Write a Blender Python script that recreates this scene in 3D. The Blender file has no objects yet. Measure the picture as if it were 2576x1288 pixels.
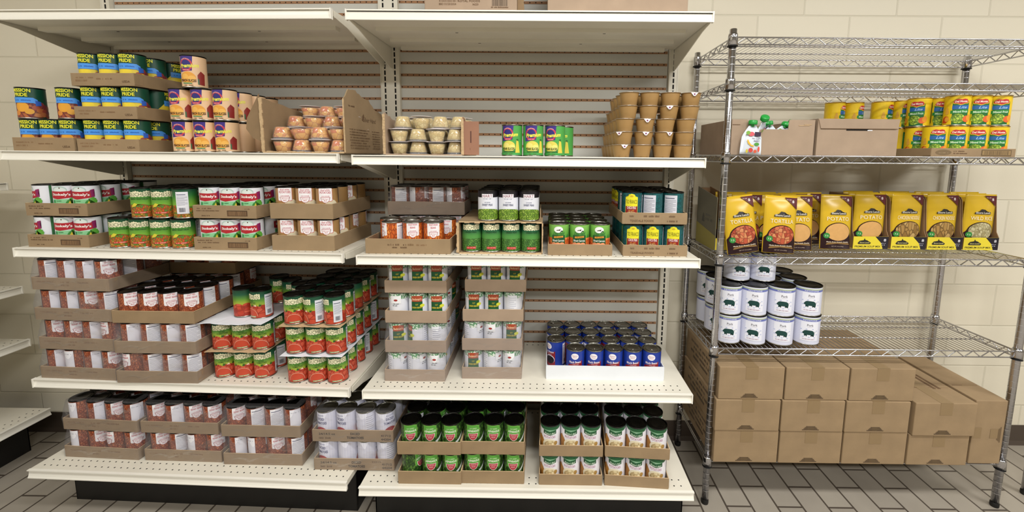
import bpy, bmesh, math, random
from mathutils import Vector, Matrix, Euler
C = bpy.context.scene.collection
PI = math.pi
RNG = random.Random(7)

# ------------------------------------------------------------------ colour and materials
def hexlin(h):
    h = h.lstrip('#'); v = [int(h[i:i+2], 16)/255 for i in (0, 2, 4)]
    return tuple(((c/12.92) if c <= .04045 else ((c+.055)/1.055)**2.4) for c in v)+(1.0,)
MATS = {}
def newmat(name):
    m = bpy.data.materials.new(name); m.use_nodes = True
    nt = m.node_tree; b = nt.nodes['Principled BSDF']
    MATS[name] = m
    return m, nt, b
def plain(name, col, rough=.5, metal=0., spec=.5, noise=0., nscale=30., bump=0., bscale=200.):
    if name in MATS: return MATS[name]
    m, nt, b = newmat(name)
    b.inputs['Roughness'].default_value = rough
    b.inputs['Metallic'].default_value = metal
    b.inputs['Specular IOR Level'].default_value = spec
    c = hexlin(col) if isinstance(col, str) else col
    b.inputs['Base Color'].default_value = c
    if noise or bump:
        tc = nt.nodes.new('ShaderNodeTexCoord')
    if noise:
        n = nt.nodes.new('ShaderNodeTexNoise'); n.inputs['Scale'].default_value = nscale; n.inputs['Detail'].default_value = 4
        mx = nt.nodes.new('ShaderNodeMix'); mx.data_type = 'RGBA'; mx.blend_type = 'MULTIPLY'
        rp = nt.nodes.new('ShaderNodeMapRange'); rp.inputs['From Min'].default_value = .3; rp.inputs['From Max'].default_value = .7
        rp.inputs['To Min'].default_value = 1-noise; rp.inputs['To Max'].default_value = 1+noise*.3
        nt.links.new(tc.outputs['Object'], n.inputs['Vector']); nt.links.new(n.outputs['Fac'], rp.inputs['Value'])
        mx.inputs['Factor'].default_value = 1; mx.inputs['A'].default_value = c
        nt.links.new(rp.outputs['Result'], mx.inputs['B']); nt.links.new(mx.outputs['Result'], b.inputs['Base Color'])
    if bump:
        n2 = nt.nodes.new('ShaderNodeTexNoise'); n2.inputs['Scale'].default_value = bscale
        bp = nt.nodes.new('ShaderNodeBump'); bp.inputs['Strength'].default_value = bump; bp.inputs['Distance'].default_value = .002
        nt.links.new(tc.outputs['Object'], n2.inputs['Vector']); nt.links.new(n2.outputs['Fac'], bp.inputs['Height'])
        nt.links.new(bp.outputs['Normal'], b.inputs['Normal'])
    return m
def pieces(name, cols, scale, edge='#000000', stretch=(1, 1, 1), rough=.4, edgew=.25):
    """printed food picture: voronoi cells in a few colours with darker gaps"""
    if name in MATS: return MATS[name]
    m, nt, b = newmat(name); b.inputs['Roughness'].default_value = rough
    tc = nt.nodes.new('ShaderNodeTexCoord'); mp = nt.nodes.new('ShaderNodeMapping'); mp.inputs['Scale'].default_value = stretch
    mp.inputs['Rotation'].default_value = (.4, .3, .5)
    v = nt.nodes.new('ShaderNodeTexVoronoi'); v.inputs['Scale'].default_value = scale
    v2 = nt.nodes.new('ShaderNodeTexVoronoi'); v2.feature = 'DISTANCE_TO_EDGE'; v2.inputs['Scale'].default_value = scale
    sp = nt.nodes.new('ShaderNodeSeparateColor'); cr = nt.nodes.new('ShaderNodeValToRGB'); cr.color_ramp.interpolation = 'CONSTANT'
    el = cr.color_ramp.elements
    el[0].position = 0; el[0].color = hexlin(cols[0]); el[1].position = 1/len(cols); el[1].color = hexlin(cols[1 % len(cols)])
    for i in range(2, len(cols)):
        e = el.new(i/len(cols)); e.color = hexlin(cols[i])
    mr = nt.nodes.new('ShaderNodeMapRange'); mr.inputs['From Min'].default_value = .0; mr.inputs['From Max'].default_value = edgew
    mx = nt.nodes.new('ShaderNodeMix'); mx.data_type = 'RGBA'; mx.inputs['A'].default_value = hexlin(edge)
    L = nt.links.new
    L(tc.outputs['Object'], mp.inputs['Vector']); L(mp.outputs['Vector'], v.inputs['Vector']); L(mp.outputs['Vector'], v2.inputs['Vector'])
    L(v.outputs['Color'], sp.inputs['Color']); L(sp.outputs['Red'], cr.inputs['Fac'])
    L(v2.outputs['Distance'], mr.inputs['Value']); L(mr.outputs['Result'], mx.inputs['Factor'])
    L(cr.outputs['Color'], mx.inputs['B']); L(mx.outputs['Result'], b.inputs['Base Color'])
    return m
def ramp_mat(name, stops, z0, z1, rough=.4):
    """printed vertical colour blend of a label"""
    if name in MATS: return MATS[name]
    m, nt, b = newmat(name); b.inputs['Roughness'].default_value = rough
    tc = nt.nodes.new('ShaderNodeTexCoord'); s = nt.nodes.new('ShaderNodeSeparateXYZ'); mr = nt.nodes.new('ShaderNodeMapRange')
    mr.inputs['From Min'].default_value = z0; mr.inputs['From Max'].default_value = z1
    cr = nt.nodes.new('ShaderNodeValToRGB'); el = cr.color_ramp.elements
    el[0].position, el[0].color = stops[0][0], hexlin(stops[0][1]); el[1].position, el[1].color = stops[-1][0], hexlin(stops[-1][1])
    for p, c in stops[1:-1]:
        e = el.new(p); e.color = hexlin(c)
    L = nt.links.new
    L(tc.outputs['Object'], s.inputs['Vector']); L(s.outputs['Z'], mr.inputs['Value']); L(mr.outputs['Result'], cr.inputs['Fac']); L(cr.outputs['Color'], b.inputs['Base Color'])
    return m
def ink(col, rough=.42): return plain('ink_'+col.strip('#'), col, rough)

CREAM = plain('cream_enamel', '#e5e0d1', .38, noise=.05, nscale=6)
CREAM_PLAIN = plain('cream_rail', '#f3f0e5', .3)
PANEL = plain('panel_white', '#cbcac2', .55, noise=.05, nscale=5)
GROOVE = plain('hardboard_groove', '#a47a58', .8, noise=.15, nscale=60)
HOLE = plain('hole_black', '#0c0806', .9)
KICK = plain('black_kick', '#0b0a09', .5)
CARD = plain('cardboard', '#9b8363', .82, noise=.12, nscale=14, bump=.15, bscale=90)
CARD_IN = plain('cardboard_inner', '#8b7253', .85, noise=.12, nscale=20)
CARD_EDGE = plain('cardboard_edge', '#c9ac84', .85, noise=.2, nscale=150)
CARD2 = plain('cardboard_pinkish', '#a8927c', .82, noise=.1, nscale=14, bump=.12, bscale=90)
CARD_RED = plain('cardboard_reddish', '#9a6f58', .8, noise=.1, nscale=14)
CARD_WHITE = plain('cardboard_white', '#e6eaf0', .6, noise=.04, nscale=10)
PAPER = plain('paper_white', '#e9ecf3', .7, noise=.04, nscale=12)
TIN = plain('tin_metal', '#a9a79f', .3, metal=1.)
TIN_DARK_REFL = plain('tin_lid_dark_reflection', '#2e2d2b', .3, metal=1.)  # bare tin, its colour darkened to paint in the dark reflections on lids and rims
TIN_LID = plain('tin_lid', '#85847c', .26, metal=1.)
CHROME = plain('chrome', '#c8c8cc', .14, metal=1.)
RUBBER = plain('black_rubber', '#0d0d0d', .5)
CARDINK = plain('carton_print', '#6b5138', .8)
CARDINK2 = plain('carton_print_faint', '#8d6e4e', .85)
TAPE = plain('packing_tape', '#8f7857', .5)

# ------------------------------------------------------------------ mesh builder
class MB:
    def __init__(s): s.v = []; s.f = []; s.mi = []; s.sm = []; s.mats = []
    def m(s, mat):
        if mat not in s.mats: s.mats.append(mat)
        return s.mats.index(mat)
    def add(s, vs, fs, mat, smooth=False):
        o = len(s.v); s.v += [tuple(p) for p in vs]; k = s.m(mat)
        for f in fs: s.f.append(tuple(i+o for i in f)); s.mi.append(k); s.sm.append(smooth)
    def box(s, x0, y0, z0, x1, y1, z1, mat, M=None):
        p = [(x0,y0,z0),(x1,y0,z0),(x1,y1,z0),(x0,y1,z0),(x0,y0,z1),(x1,y0,z1),(x1,y1,z1),(x0,y1,z1)]
        if M is not None: p = [M@Vector(q) for q in p]
        s.add(p, [(0,3,2,1),(4,5,6,7),(0,1,5,4),(1,2,6,5),(2,3,7,6),(3,0,4,7)], mat)
    def prism(s, pts, a, b, axis, mat):
        """polygon pts in the plane across axis ('x','y','z'), extruded from a to b"""
        def P(p, t): return (t, p[0], p[1]) if axis == 'x' else ((p[0], t, p[1]) if axis == 'y' else (p[0], p[1], t))
        n = len(pts); vs = [P(p, a) for p in pts]+[P(p, b) for p in pts]
        fs = [tuple(range(n))[::-1], tuple(range(n, 2*n))]+[(i, (i+1) % n, (i+1) % n+n, i+n) for i in range(n)]
        s.add(vs, fs, mat)
    def lathe(s, prof, mat, n=32, cx=0, cy=0, smooth=True, mats=None, cap0=True, cap1=True):
        """prof [(r,z)...]; mats optional per band"""
        k0 = len(s.v); rows = []
        for (r, z) in prof:
            rows.append(len(s.v))
            if r < 1e-6: s.v.append((cx, cy, z))
            else: s.v += [(cx+r*math.cos(2*PI*i/n), cy+r*math.sin(2*PI*i/n), z) for i in range(n)]
        for j in range(len(prof)-1):
            mk = s.m(mats[j] if mats else mat); a, b = rows[j], rows[j+1]
            ra, rb = prof[j][0] < 1e-6, prof[j+1][0] < 1e-6
            for i in range(n):
                i2 = (i+1) % n
                if ra and rb: continue
                if ra: f = (a, b+i2, b+i)
                elif rb: f = (a+i, a+i2, b)
                else: f = (a+i, a+i2, b+i2, b+i)
                s.f.append(f); s.mi.append(mk); s.sm.append(smooth)
    def tube(s, p0, p1, r, mat, n=8, caps=True):
        p0, p1 = Vector(p0), Vector(p1); d = (p1-p0).normalized()
        a = d.orthogonal().normalized(); b = d.cross(a)
        vs = [p0+r*(math.cos(2*PI*i/n)*a+math.sin(2*PI*i/n)*b) for i in range(n)]+[p1+r*(math.cos(2*PI*i/n)*a+math.sin(2*PI*i/n)*b) for i in range(n)]
        fs = [(i, (i+1) % n, (i+1) % n+n, i+n) for i in range(n)]
        s.add(vs, fs, mat, True)
        if caps: s.add(vs[:n], [tuple(range(n))[::-1]], mat); s.add(vs[n:], [tuple(range(n))], mat)
    def mesh(s, name):
        me = bpy.data.meshes.new(name); me.from_pydata([tuple(v) for v in s.v], [], s.f)
        for m in s.mats: me.materials.append(m)
        me.polygons.foreach_set('material_index', s.mi); me.polygons.foreach_set('use_smooth', s.sm)
        me.update(); return me
    def build(s, name, parent=None, loc=(0,0,0), rz=0):
        return obj(name, s.mesh(name), parent, loc, rz)
def obj(name, me, parent=None, loc=(0,0,0), rz=0):
    o = bpy.data.objects.new(name, me); C.objects.link(o)
    o.location = loc; o.rotation_euler = (0, 0, rz)
    if parent: o.parent = parent
    return o
def tag(o, label=None, cat=None, group=None, kind=None):
    if label: o['label'] = label
    if cat: o['category'] = cat
    if group: o['group'] = group
    if kind: o['kind'] = kind
    return o
def empty(name, label, cat, loc=(0,0,0), rz=0, group=None):
    o = bpy.data.objects.new(name, None); C.objects.link(o); o.empty_display_size = .05
    o.location = loc; o.rotation_euler = (0, 0, rz)
    return tag(o, label, cat, group)
def copy_tree(o, parent=None):
    c = o.copy(); C.objects.link(c)
    if parent: c.parent = parent
    for ch in list(o.children): copy_tree(ch, c)
    return c
def bevel(o, w=.002, seg=2):
    m = o.modifiers.new('bevel', 'BEVEL'); m.width = w; m.segments = seg; m.limit_method = 'ANGLE'
    return o

# ------------------------------------------------------------------ printed artwork (flat or wrapped round a can)
_TX = {}
def text2d(s, bold=.012, spacing=1.0):
    k = (s, bold, spacing)
    if k in _TX: return _TX[k]
    cu = bpy.data.curves.new('t', 'FONT'); cu.body = s; cu.align_x = 'CENTER'; cu.resolution_u = 2; cu.offset = bold; cu.space_character = spacing
    o = bpy.data.objects.new('t', cu); C.objects.link(o)
    me = bpy.data.meshes.new_from_object(o.evaluated_get(bpy.context.evaluated_depsgraph_get()))
    vs = [(v.co.x, v.co.y) for v in me.vertices]; fs = [tuple(p.vertices) for p in me.polygons]
    bpy.data.objects.remove(o); bpy.data.curves.remove(cu); bpy.data.meshes.remove(me)
    if vs:
        x0, x1 = min(v[0] for v in vs), max(v[0] for v in vs); y0, y1 = min(v[1] for v in vs), max(v[1] for v in vs)
        vs = [((x-(x0+x1)/2), (y-y0)) for x, y in vs]; w, h = x1-x0, y1-y0
    else: w = h = 1
    _TX[k] = (vs, fs, w, h); return _TX[k]
def arc_pts(cx, cy, a, b, n=20, t0=0, t1=2*PI, close=False):
    k = n if close else n+1
    return [(cx+a*math.cos(t0+(t1-t0)*i/n), cy+b*math.sin(t0+(t1-t0)*i/n)) for i in range(k)]
class Art:
    """collects printed shapes; r=None gives flat art in the XZ plane facing -Y, else wrapped round radius r, facing -Y"""
    def __init__(s, r=None, nseg=40, step=.00012, y=0.):
        s.r, s.n, s.step, s.y = r, nseg, step, y; s.layer = 1
        s.v = []; s.nrm = []; s.f = []; s.mi = []; s.mats = []
    def _m(s, mat):
        if isinstance(mat, str): mat = ink(mat)
        if mat not in s.mats: s.mats.append(mat)
        return s.mats.index(mat)
    def _pt(s, x, t, lay):
        if s.r is None: return (x, s.y-lay*s.step, t), (0, -1, 0)
        a = x/s.r; d = 2*PI/s.n; j = math.floor(a/d+1e-6); u = a/d-j
        c0 = (math.sin(j*d), -math.cos(j*d)); c1 = (math.sin((j+1)*d), -math.cos((j+1)*d))
        R = s.r+lay*s.step
        px, py = (c0[0]*(1-u)+c1[0]*u)*R, (c0[1]*(1-u)+c1[1]*u)*R
        return (px, py, t), (math.sin(a), -math.cos(a), 0)
    def raw(s, vs, fs, mat, keep=False):
        if not keep: s.layer += 1
        k = s._m(mat)
        if s.r is None:
            o = len(s.v)
            for x, t in vs:
                p, nn = s._pt(x, t, s.layer); s.v.append(p); s.nrm.append(nn)
            for f in fs: s.f.append(tuple(i+o for i in f)); s.mi.append(k)
            return
        bm = bmesh.new(); bv = [bm.verts.new((x, 0, t)) for x, t in vs]
        for f in fs:
            try: bm.faces.new([bv[i] for i in f])
            except ValueError: pass
        bmesh.ops.triangulate(bm, faces=[f for f in bm.faces if len(f.verts) > 4])
        d = s.r*2*PI/s.n
        xs = [v.co.x for v in bm.verts]; a, b = math.ceil(min(xs)/d), math.floor(max(xs)/d)
        for j in range(a, b+1):
            bmesh.ops.bisect_plane(bm, geom=bm.verts[:]+bm.edges[:]+bm.faces[:], plane_co=(j*d, 0, 0), plane_no=(1, 0, 0), dist=1e-7)
        bm.verts.index_update()
        # split: a vertex on a seam belongs to both facets and maps alike from either side
        o = len(s.v)
        for v in bm.verts:
            p, nn = s._pt(v.co.x, v.co.z, s.layer); s.v.append(p); s.nrm.append(nn)
        for f in bm.faces:
            s.f.append(tuple(v.index+o for v in f.verts)); s.mi.append(k)
        bm.free()
    def poly(s, pts, mat, keep=False):
        if sum(a[0]*b[1]-b[0]*a[1] for a, b in zip(pts, list(pts[1:])+[pts[0]])) < 0: pts = list(pts)[::-1]
        s.raw(pts, [tuple(range(len(pts)))], mat, keep); return s
    def rect(s, x0, t0, x1, t1, mat, keep=False): return s.poly([(x0,t0),(x1,t0),(x1,t1),(x0,t1)], mat, keep)
    def ell(s, cx, cy, a, b, mat, n=20, keep=False): return s.poly(arc_pts(cx, cy, a, b, n, close=True), mat, keep)
    def rrect(s, x0, t0, x1, t1, r, mat):
        p = []
        for cx, cy, a in ((x1-r, t1-r, 0), (x0+r, t1-r, PI/2), (x0+r, t0+r, PI), (x1-r, t0+r, 1.5*PI)): p += arc_pts(cx, cy, r, r, 4, a, a+PI/2)
        return s.poly(p, mat)
    def text(s, t, cx, t0, h, mat, w=None, shear=0., rot=0., bold=.012, spacing=1., arch=0.):
        vs, fs, W, H = text2d(t, bold, spacing); sc = h/H; sx = (w/W) if w else sc
        out = []
        for x, y in vs:
            X, Y = x*sx+y*sc*shear, y*sc
            Y += arch*(1-(2*X/(W*sx))**2)
            if rot: X, Y = X*math.cos(rot)-Y*math.sin(rot), X*math.sin(rot)+Y*math.cos(rot)
            out.append((cx+X, t0+Y))
        s.raw(out, fs, mat); return s
    def scribble(s, x0, t0, w, h, mat, seed=1, fill=.8):
        """unreadable small print: a line of little upright marks"""
        rg = random.Random(seed); x = x0; s.layer += 1
        while x < x0+w:
            ww = h*rg.uniform(.25, .6)
            if rg.random() < fill: s.rect(x, t0, min(x+ww, x0+w), t0+h*rg.uniform(.75, 1), mat, keep=True)
            x += ww+h*.18
        return s
    def lines(s, x0, t0, x1, t1, n, mat, th=.0006):
        s.layer += 1
        for i in range(n):
            t = t0+(t1-t0)*(i+.5)/n; s.rect(x0, t-th/2, x1 if i % 3 else x0+(x1-x0)*.75, t+th/2, mat, keep=True)
        return s
    def barcode(s, x0, t0, w, h, mat, seed=3):
        rg = random.Random(seed); x = x0; s.layer += 1
        while x < x0+w:
            ww = rg.uniform(.02, .06)*w*.6; s.rect(x, t0, min(x+ww, x0+w), t0+h, mat, keep=True); x += ww+rg.uniform(.01, .04)*w
        return s
    def mesh(s, name):
        me = bpy.data.meshes.new(name); me.from_pydata(s.v, [], s.f)
        for m in s.mats: me.materials.append(m)
        me.polygons.foreach_set('material_index', s.mi)
        me.polygons.foreach_set('use_smooth', [True]*len(s.f)); me.update()
        if s.r is not None and s.v: me.normals_split_custom_set_from_vertices(s.nrm)
        return me
# ------------------------------------------------------------------ cans
CR, CH = .0369, .1115
BEANS = pieces('kidney_beans', ['#b2623c', '#984a2c', '#c07048', '#a65434'], 160, '#6a2816', (1, 1, .6), edgew=.2)
VBEANS = pieces('baked_beans', ['#d9722c', '#e58a3c', '#c85f22', '#dd7d34'], 105, '#8a3212', (1, 1, .6), edgew=.2)
PEAS = pieces('green_peas', ['#8fb53c', '#a5c64c', '#7aa232', '#b9d45e'], 170, '#3e5e1c', edgew=.3)
PEAS_D = pieces('dark_green_peas', ['#5d9440', '#6fa64a', '#4c8236'], 160, '#24491f', edgew=.3)
VEG = pieces('mixed_vegetables', ['#c65a22', '#d8a23a', '#5c8a34', '#cf6a2a', '#b8862c', '#d24f22'], 150, '#5c5a20', edgew=.2)
TOM = pieces('tomato_pieces', ['#b83c26', '#c44a30', '#a83220', '#cc5a40'], 60, '#962a1a', edgew=.12)
ASP = pieces('asparagus_pieces', ['#4f7a2c', '#3c6423', '#6b9440', '#2f5220'], 130, '#1b3414', (1, 1, .6), edgew=.25)
CHICK = pieces('chick_peas', ['#d9b98c', '#e3c69c', '#cba877'], 140, '#8a5c34', edgew=.25)
CARROT = pieces('carrot_slices', ['#dd7a3a', '#e58a4a', '#d26a2c'], 80, '#b24c1c', edgew=.2)
POTS = pieces('potato_chunks', ['#d8c79c', '#e2d4ae', '#c7b388'], 90, '#a08658', edgew=.18)
BROWNP = pieces('brown_potatoes', ['#a8763c', '#b5854a', '#97682f'], 45, '#6e4a20', edgew=.15)
BBEAN = pieces('black_beans', ['#231a1c', '#2e2224', '#1a1214'], 150, '#0c0809', edgew=.25)
GRAPE = pieces('green_grapes', ['#a8c83c', '#b9d650', '#8fb030'], 120, '#48701c', edgew=.25)
TEAL = pieces('teal_mottle', ['#0f4a4c', '#14575a', '#0c3f42'], 160, '#1a6264', edgew=.1)
PEACHP = pieces('peach_pile', ['#b5673a', '#c27c48', '#9c4a34', '#8a3a38'], 60, '#5c1f26', edgew=.18)

def can_body_mesh(name, r=CR, h=CH, lid=TIN_DARK_REFL, tab=False):
    b = MB()
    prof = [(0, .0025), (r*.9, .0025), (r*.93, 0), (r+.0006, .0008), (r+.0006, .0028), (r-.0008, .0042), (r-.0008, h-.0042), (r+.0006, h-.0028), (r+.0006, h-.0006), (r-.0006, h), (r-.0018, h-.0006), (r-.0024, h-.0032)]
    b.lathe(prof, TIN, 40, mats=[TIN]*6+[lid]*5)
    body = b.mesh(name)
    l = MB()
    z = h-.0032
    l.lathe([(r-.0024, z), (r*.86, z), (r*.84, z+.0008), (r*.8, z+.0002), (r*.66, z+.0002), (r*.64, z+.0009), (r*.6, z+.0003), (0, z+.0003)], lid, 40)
    if tab:
        l.box(-.006, -r*.75, z+.001, .006, -r*.35, z+.0024, TIN); l.lathe([(0, z+.003), (.004, z+.003), (.0045, z+.0005)], TIN, 12, 0, -r*.35)
    return body, l.mesh('can_lid')
def base_art(bg, r=CR, h=CH, z0=.0045, z1=None):
    a = Art(r-.0004, 40); z1 = h-.0045 if z1 is None else z1
    a.layer = 0
    L = PI*a.r
    a.rect(-L+1e-5, z0, L-1e-5, z1, bg, keep=True)
    return a
def nutrition(a, s, w, z0, z1, bg='#e9eaf2', inkc='#6a6e86'):
    a.rect(s-w/2, z0, s+w/2, z1, bg)
    a.rect(s-w*.42, z1-.012, s+w*.3, z1-.009, inkc)
    a.lines(s-w*.42, z0+.03, s+w*.42, z1-.016, 9, inkc, .0009)
    a.barcode(s-w*.3, z0+.006, w*.5, .016, '#3a3c4a')
def L_mission(a, fruit):
    a.poly([(-.045, .0045), (.045, .0045), (.05, .04), (.03, .062), (-.03, .062), (-.05, .04)], fruit)
    a.ell(-.006, .042, .020, .018, '#e8a534' if fruit is PEACHP else '#f0d63a'); a.ell(.014, .026, .012, .010, '#e2a53c' if fruit is PEACHP else '#e2c83c'); a.ell(-.02, .020, .010, .009, '#d98a3a')
    for q, (s, t, c) in enumerate(((.030, .040, '#a8543c'), (.044, .052, '#8e3c3c'), (.056, .044, '#7e3038'), (.068, .040, '#9a4a3a'), (.040, .030, '#b5673a'), (.054, .028, '#a04434'), (.066, .024, '#8a3838'), (.048, .016, '#b86a40'), (.062, .012, '#9c4a34'))): a.ell(s, t, .0095, .0085, c)
    a.poly([(-.030, .056), (.026, .056), (.036, .050), (.036, .068), (.026, .075), (-.030, .075)], '#4a9af0')
    a.poly([(.030, .046), (.044, .048), (.044, .062), (.030, .066)], '#2f5fc0')
    a.scribble(-.022, .063, .042, .0045, '#1d5fb8', 4)
    a.text('MISSION', -.002, .0935, .0125, '#eeea3a', w=.048, bold=.03); a.text('PRIDE', -.004, .0785, .012, '#eeea3a', w=.036, bold=.03)
def L_premium(a, bg2, word, fruit1, fruit2):
    a.poly([(-.03, .052), (.012, .058), (.016, .107), (-.03, .107)], '#3c2a82')
    a.ell(-.006, .078, .0215, .0215, '#c23c54'); a.ell(-.006, .078, .016, .0165, '#2e2a78')
    a.text('MOUNT ROYAL', -.006, .0925, .0035, '#f0d8d8', w=.026, arch=.004)
    a.ell(-.006, .060, .014, .004, '#c8415a'); a.text('SINCE 1933', -.006, .0585, .0026, '#f2dada', w=.02)
    a.text('Premium', .003, .068, .0135, '#f2ef55', w=.056, shear=.3, rot=.08, bold=.035)
    a.ell(-.002, .034, .024, .020, fruit1); a.ell(-.010, .038, .010, .009, fruit2); a.ell(.010, .030, .012, .011, fruit2)
    if word == 'PEACH SLICES':
        a.poly([(.026, .012), (.046, .010), (.048, .048), (.036, .058), (.026, .044)], '#8e2a26'); a.poly([(.026, .012), (.030, .012), (.030, .03), (.026, .032)], '#3f6b4a')
        a.text(word, -.002, .020, .0085, '#4a2c20', w=.048, bold=.035); a.rect(-.018, .013, .010, .0165, '#5c9a6a')
    else:
        a.poly([(.022, .012), (.040, .012), (.034, .052), (.026, .056)], '#d8c84a'); a.ell(.030, .058, .004, .003, '#2f6a2c')
        a.text(word, -.002, .022, .0085, '#3a4a1c', w=.044, bold=.035); a.rect(-.022, .015, .022, .0185, '#2c6a34'); a.rect(-.04, .0045, .04, .012, '#3f9a4a')
    a.scribble(-.016, .0065, .03, .003, '#5a4a30', 6)
def L_stokely(a):
    a.rect(-.03, .0045, .034, .058, '#8fcf9a'); a.poly([(-.03, .0045), (-.012, .0045), (-.02, .055), (-.03, .055)], '#4fae6a')
    a.ell(-.004, .092, .021, .014, '#b9cfc8'); a.ell(-.004, .089, .0185, .012, '#dfe8e4'); a.ell(-.002, .099, .002, .0022, '#5a3a2a')
    a.poly([(-.034, .088), (.0, .086), (.022, .087), (.036, .095), (.034, .076), (.036, .066), (.02, .062), (-.01, .058), (-.034, .063)], '#b3222e')
    a.poly([(.026, .092), (.038, .095), (.035, .080), (.038, .066), (.028, .065)], '#8a1f5c')
    a.text("Stokely's", -.001, .068, .0125, '#f4f2ee', w=.050, rot=-.03, bold=.03)
    a.poly([(-.008, .0045), (.012, .0045), (.036, .040), (.041, .060), (.030, .064), (.014, .052)], '#3f8f3a')
    a.poly([(-.002, .0045), (.014, .0045), (.034, .046), (.033, .058), (.023, .056)], '#e6c93c')
    a.poly([(.020, .060), (.034, .066), (.044, .052), (.036, .020), (.03, .0045), (.037, .044)], '#5da83c')
    a.scribble(-.028, .050, .028, .004, '#3f8f5a', 2); a.scribble(-.027, .042, .02, .003, '#3f8f5a', 3)
    a.rect(.062, .0045, .09, .107, '#2f6e3c'); a.ell(-.085, .065, .02, .02, '#8a2230')
def duchess(a, y=.080):
    n = 26; up = [(.033-.066*i/n, y+.0175+.0016*math.sin(i*2.1)+.002*math.sin(i*.5)) for i in range(n+1)]; dn = [(-.033+.066*i/n, y-.002+.0013*math.sin(i*1.7)+.0015*(i/n)) for i in range(n+1)]
    a.poly(dn+up, '#efe9c4')
    a.text('DUCHESS', 0, y+.0012, .0125, '#4a5a34', w=.060, rot=.03, bold=.0)
def L_mixveg(a):
    a.rect(-.115, .0045, .115, .044, VEG); a.poly([(-.05, .04), (-.03, .05), (-.01, .046), (.01, .052), (.03, .045), (.05, .05), (.05, .04)], VEG)
    a.poly([(-.026, .040), (-.012, .044), (-.004, .052), (-.014, .056), (-.024, .048)], '#dcd03a')
    duchess(a); a.text('MIXED VEGETABLES', 0, .068, .0055, '#1d4a20', w=.052)
    a.rect(-.017, .018, .019, .0245, '#c8342a'); a.scribble(-.014, .0195, .03, .0035, '#f0b0a0', 4)
    nutrition(a, .072, .036, .018, .098)
def L_panel(a, bg, words, wood=False):
    # white notched front panel with a half-round badge, used by three kinds
    a.rrect(-.0225, .062, .0225, .109, .004, '#f3f1f4')
    y = .0995
    for i, (t, h, w) in enumerate(words): a.text(t, 0, y-i*.0105, h*(1 if i < 2 else .85), '#c04a58', w=w, bold=.02)
    a.poly([(-.016, .076)]+arc_pts(0, .073, .0145, .0175, 14, PI, 2*PI)+[(.016, .076)], '#b8404e'); a.poly([(-.0145, .0745)]+arc_pts(0, .072, .013, .0155, 14, PI, 2*PI)+[(.0145, .0745)], '#f6f2f4')
    a.text('Michigan', 0, .067, .0042, '#c0606c', w=.02, shear=.2); a.text('Made', 0, .0615, .004, '#c0606c', w=.010, shear=.2)
def white_backs(a, off=0):
    nutrition(a, .080, .044, .012, .106, '#eeeef4', '#70748c'); a.rect(-.094, .010, -.058, .106, '#eeeef6'); a.scribble(-.09, .092, .026, .003, '#8a8ca0', 3)
def L_kidney(a): L_panel(a, BEANS, [('LIGHT RED', .007, .024), ('KIDNEY BEANS', .007, .034), ('LOW SODIUM', .0035, .022)]); white_backs(a)
def L_vegbean(a): L_panel(a, VBEANS, [('VEGETARIAN', .007, .032), ('BEANS', .007, .018), ('LOW SODIUM', .0035, .022)]); white_backs(a)
def L_dpot(a):
    a.rect(-.115, .0045, .115, .05, BROWNP); a.poly(arc_pts(.020, .045, .022, .022, 18, close=True), '#ddd2b4'); a.poly(arc_pts(-.03, .018, .018, .014, 18, close=True), '#c9a56a')
    a.rrect(-.0238, .0605, .0238, .1095, .004, '#c8503c')
    L_panel(a, BROWNP, [('diced white', .006, .03), ('POTATOES', .0085, .036), ('LOW SODIUM', .0035, .026)]); nutrition(a, .080, .040, .012, .106)
def L_hart(a):
    a.rect(-.115, .085, .115, .108, '#17131a'); a.rect(-.115, .0045, .115, .034, PEAS)
    a.poly([(-.045, .034), (.045, .034), (.05, .034)]+arc_pts(0, .034, .05, .010, 12, 0, PI)[1:-1], PEAS)
    a.rect(-.0205, .083, .0205, .098, '#e9e9f0'); a.text('HART', 0, .0855, .0105, '#8e3a4a', w=.036, bold=.0); a.scribble(-.014, .079, .028, .0025, '#8a8aa0', 3)
    a.text('LOW SODIUM', 0, .066, .0032, '#5a6080', w=.020); a.text('SWEET PEAS', 0, .055, .0072, '#3c4468', w=.038)
    nutrition(a, .085, .04, .03, .083); a.rect(-.085, .02, -.06, .083, '#3a3f30')
def L_dpeas(a):
    a.rect(-.115, .0045, .115, .05, PEAS_D); duchess(a, .084); a.text('GREEN PEAS', 0, .071, .0062, '#143a1c', w=.042)
    a.rect(-.016, .012, .018, .021, '#c0302c'); a.text('NET WT 400g', .001, .0145, .0042, '#f0c0b8', w=.03)
    nutrition(a, .080, .036, .02, .098)
def L_deer(a):
    a.ell(0, .090, .0165, .0115, '#f2f4f2'); a.poly([(-.008, .086), (.0, .087), (.006, .086), (.008, .094), (.010, .096), (.007, .092), (.0, .090), (-.006, .089)], '#4a3a34'); a.poly([(.006, .082), (.012, .088), (.018, .083)], '#1f3a24')
    a.rect(-.024, .0045, .024, .070, '#14502c'); a.text('Deerfield', 0, .071, .012, '#2a6a34', w=.040, shear=.25, bold=.02)
    a.rect(-.115, .0045, -.0245, .060, CARROT); a.rect(.0245, .0045, .055, .060, CARROT); a.poly([(.030, .060), (.036, .074), (.042, .060)], '#2f7a34')
    a.poly([(-.016, .059), (.017, .062), (.017, .068), (-.016, .065)], '#e09a3a'); a.scribble(-.012, .062, .024, .0028, '#8a5a1c', 2)
    a.text('Sliced Carrots', 0, .047, .0072, '#eef2ea', w=.042, bold=.02)
    for s in (-.016, -.002, .013): a.ell(s, .037, .009, .007, '#e8966a')
    nutrition(a, .085, .036, .01, .098)
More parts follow.
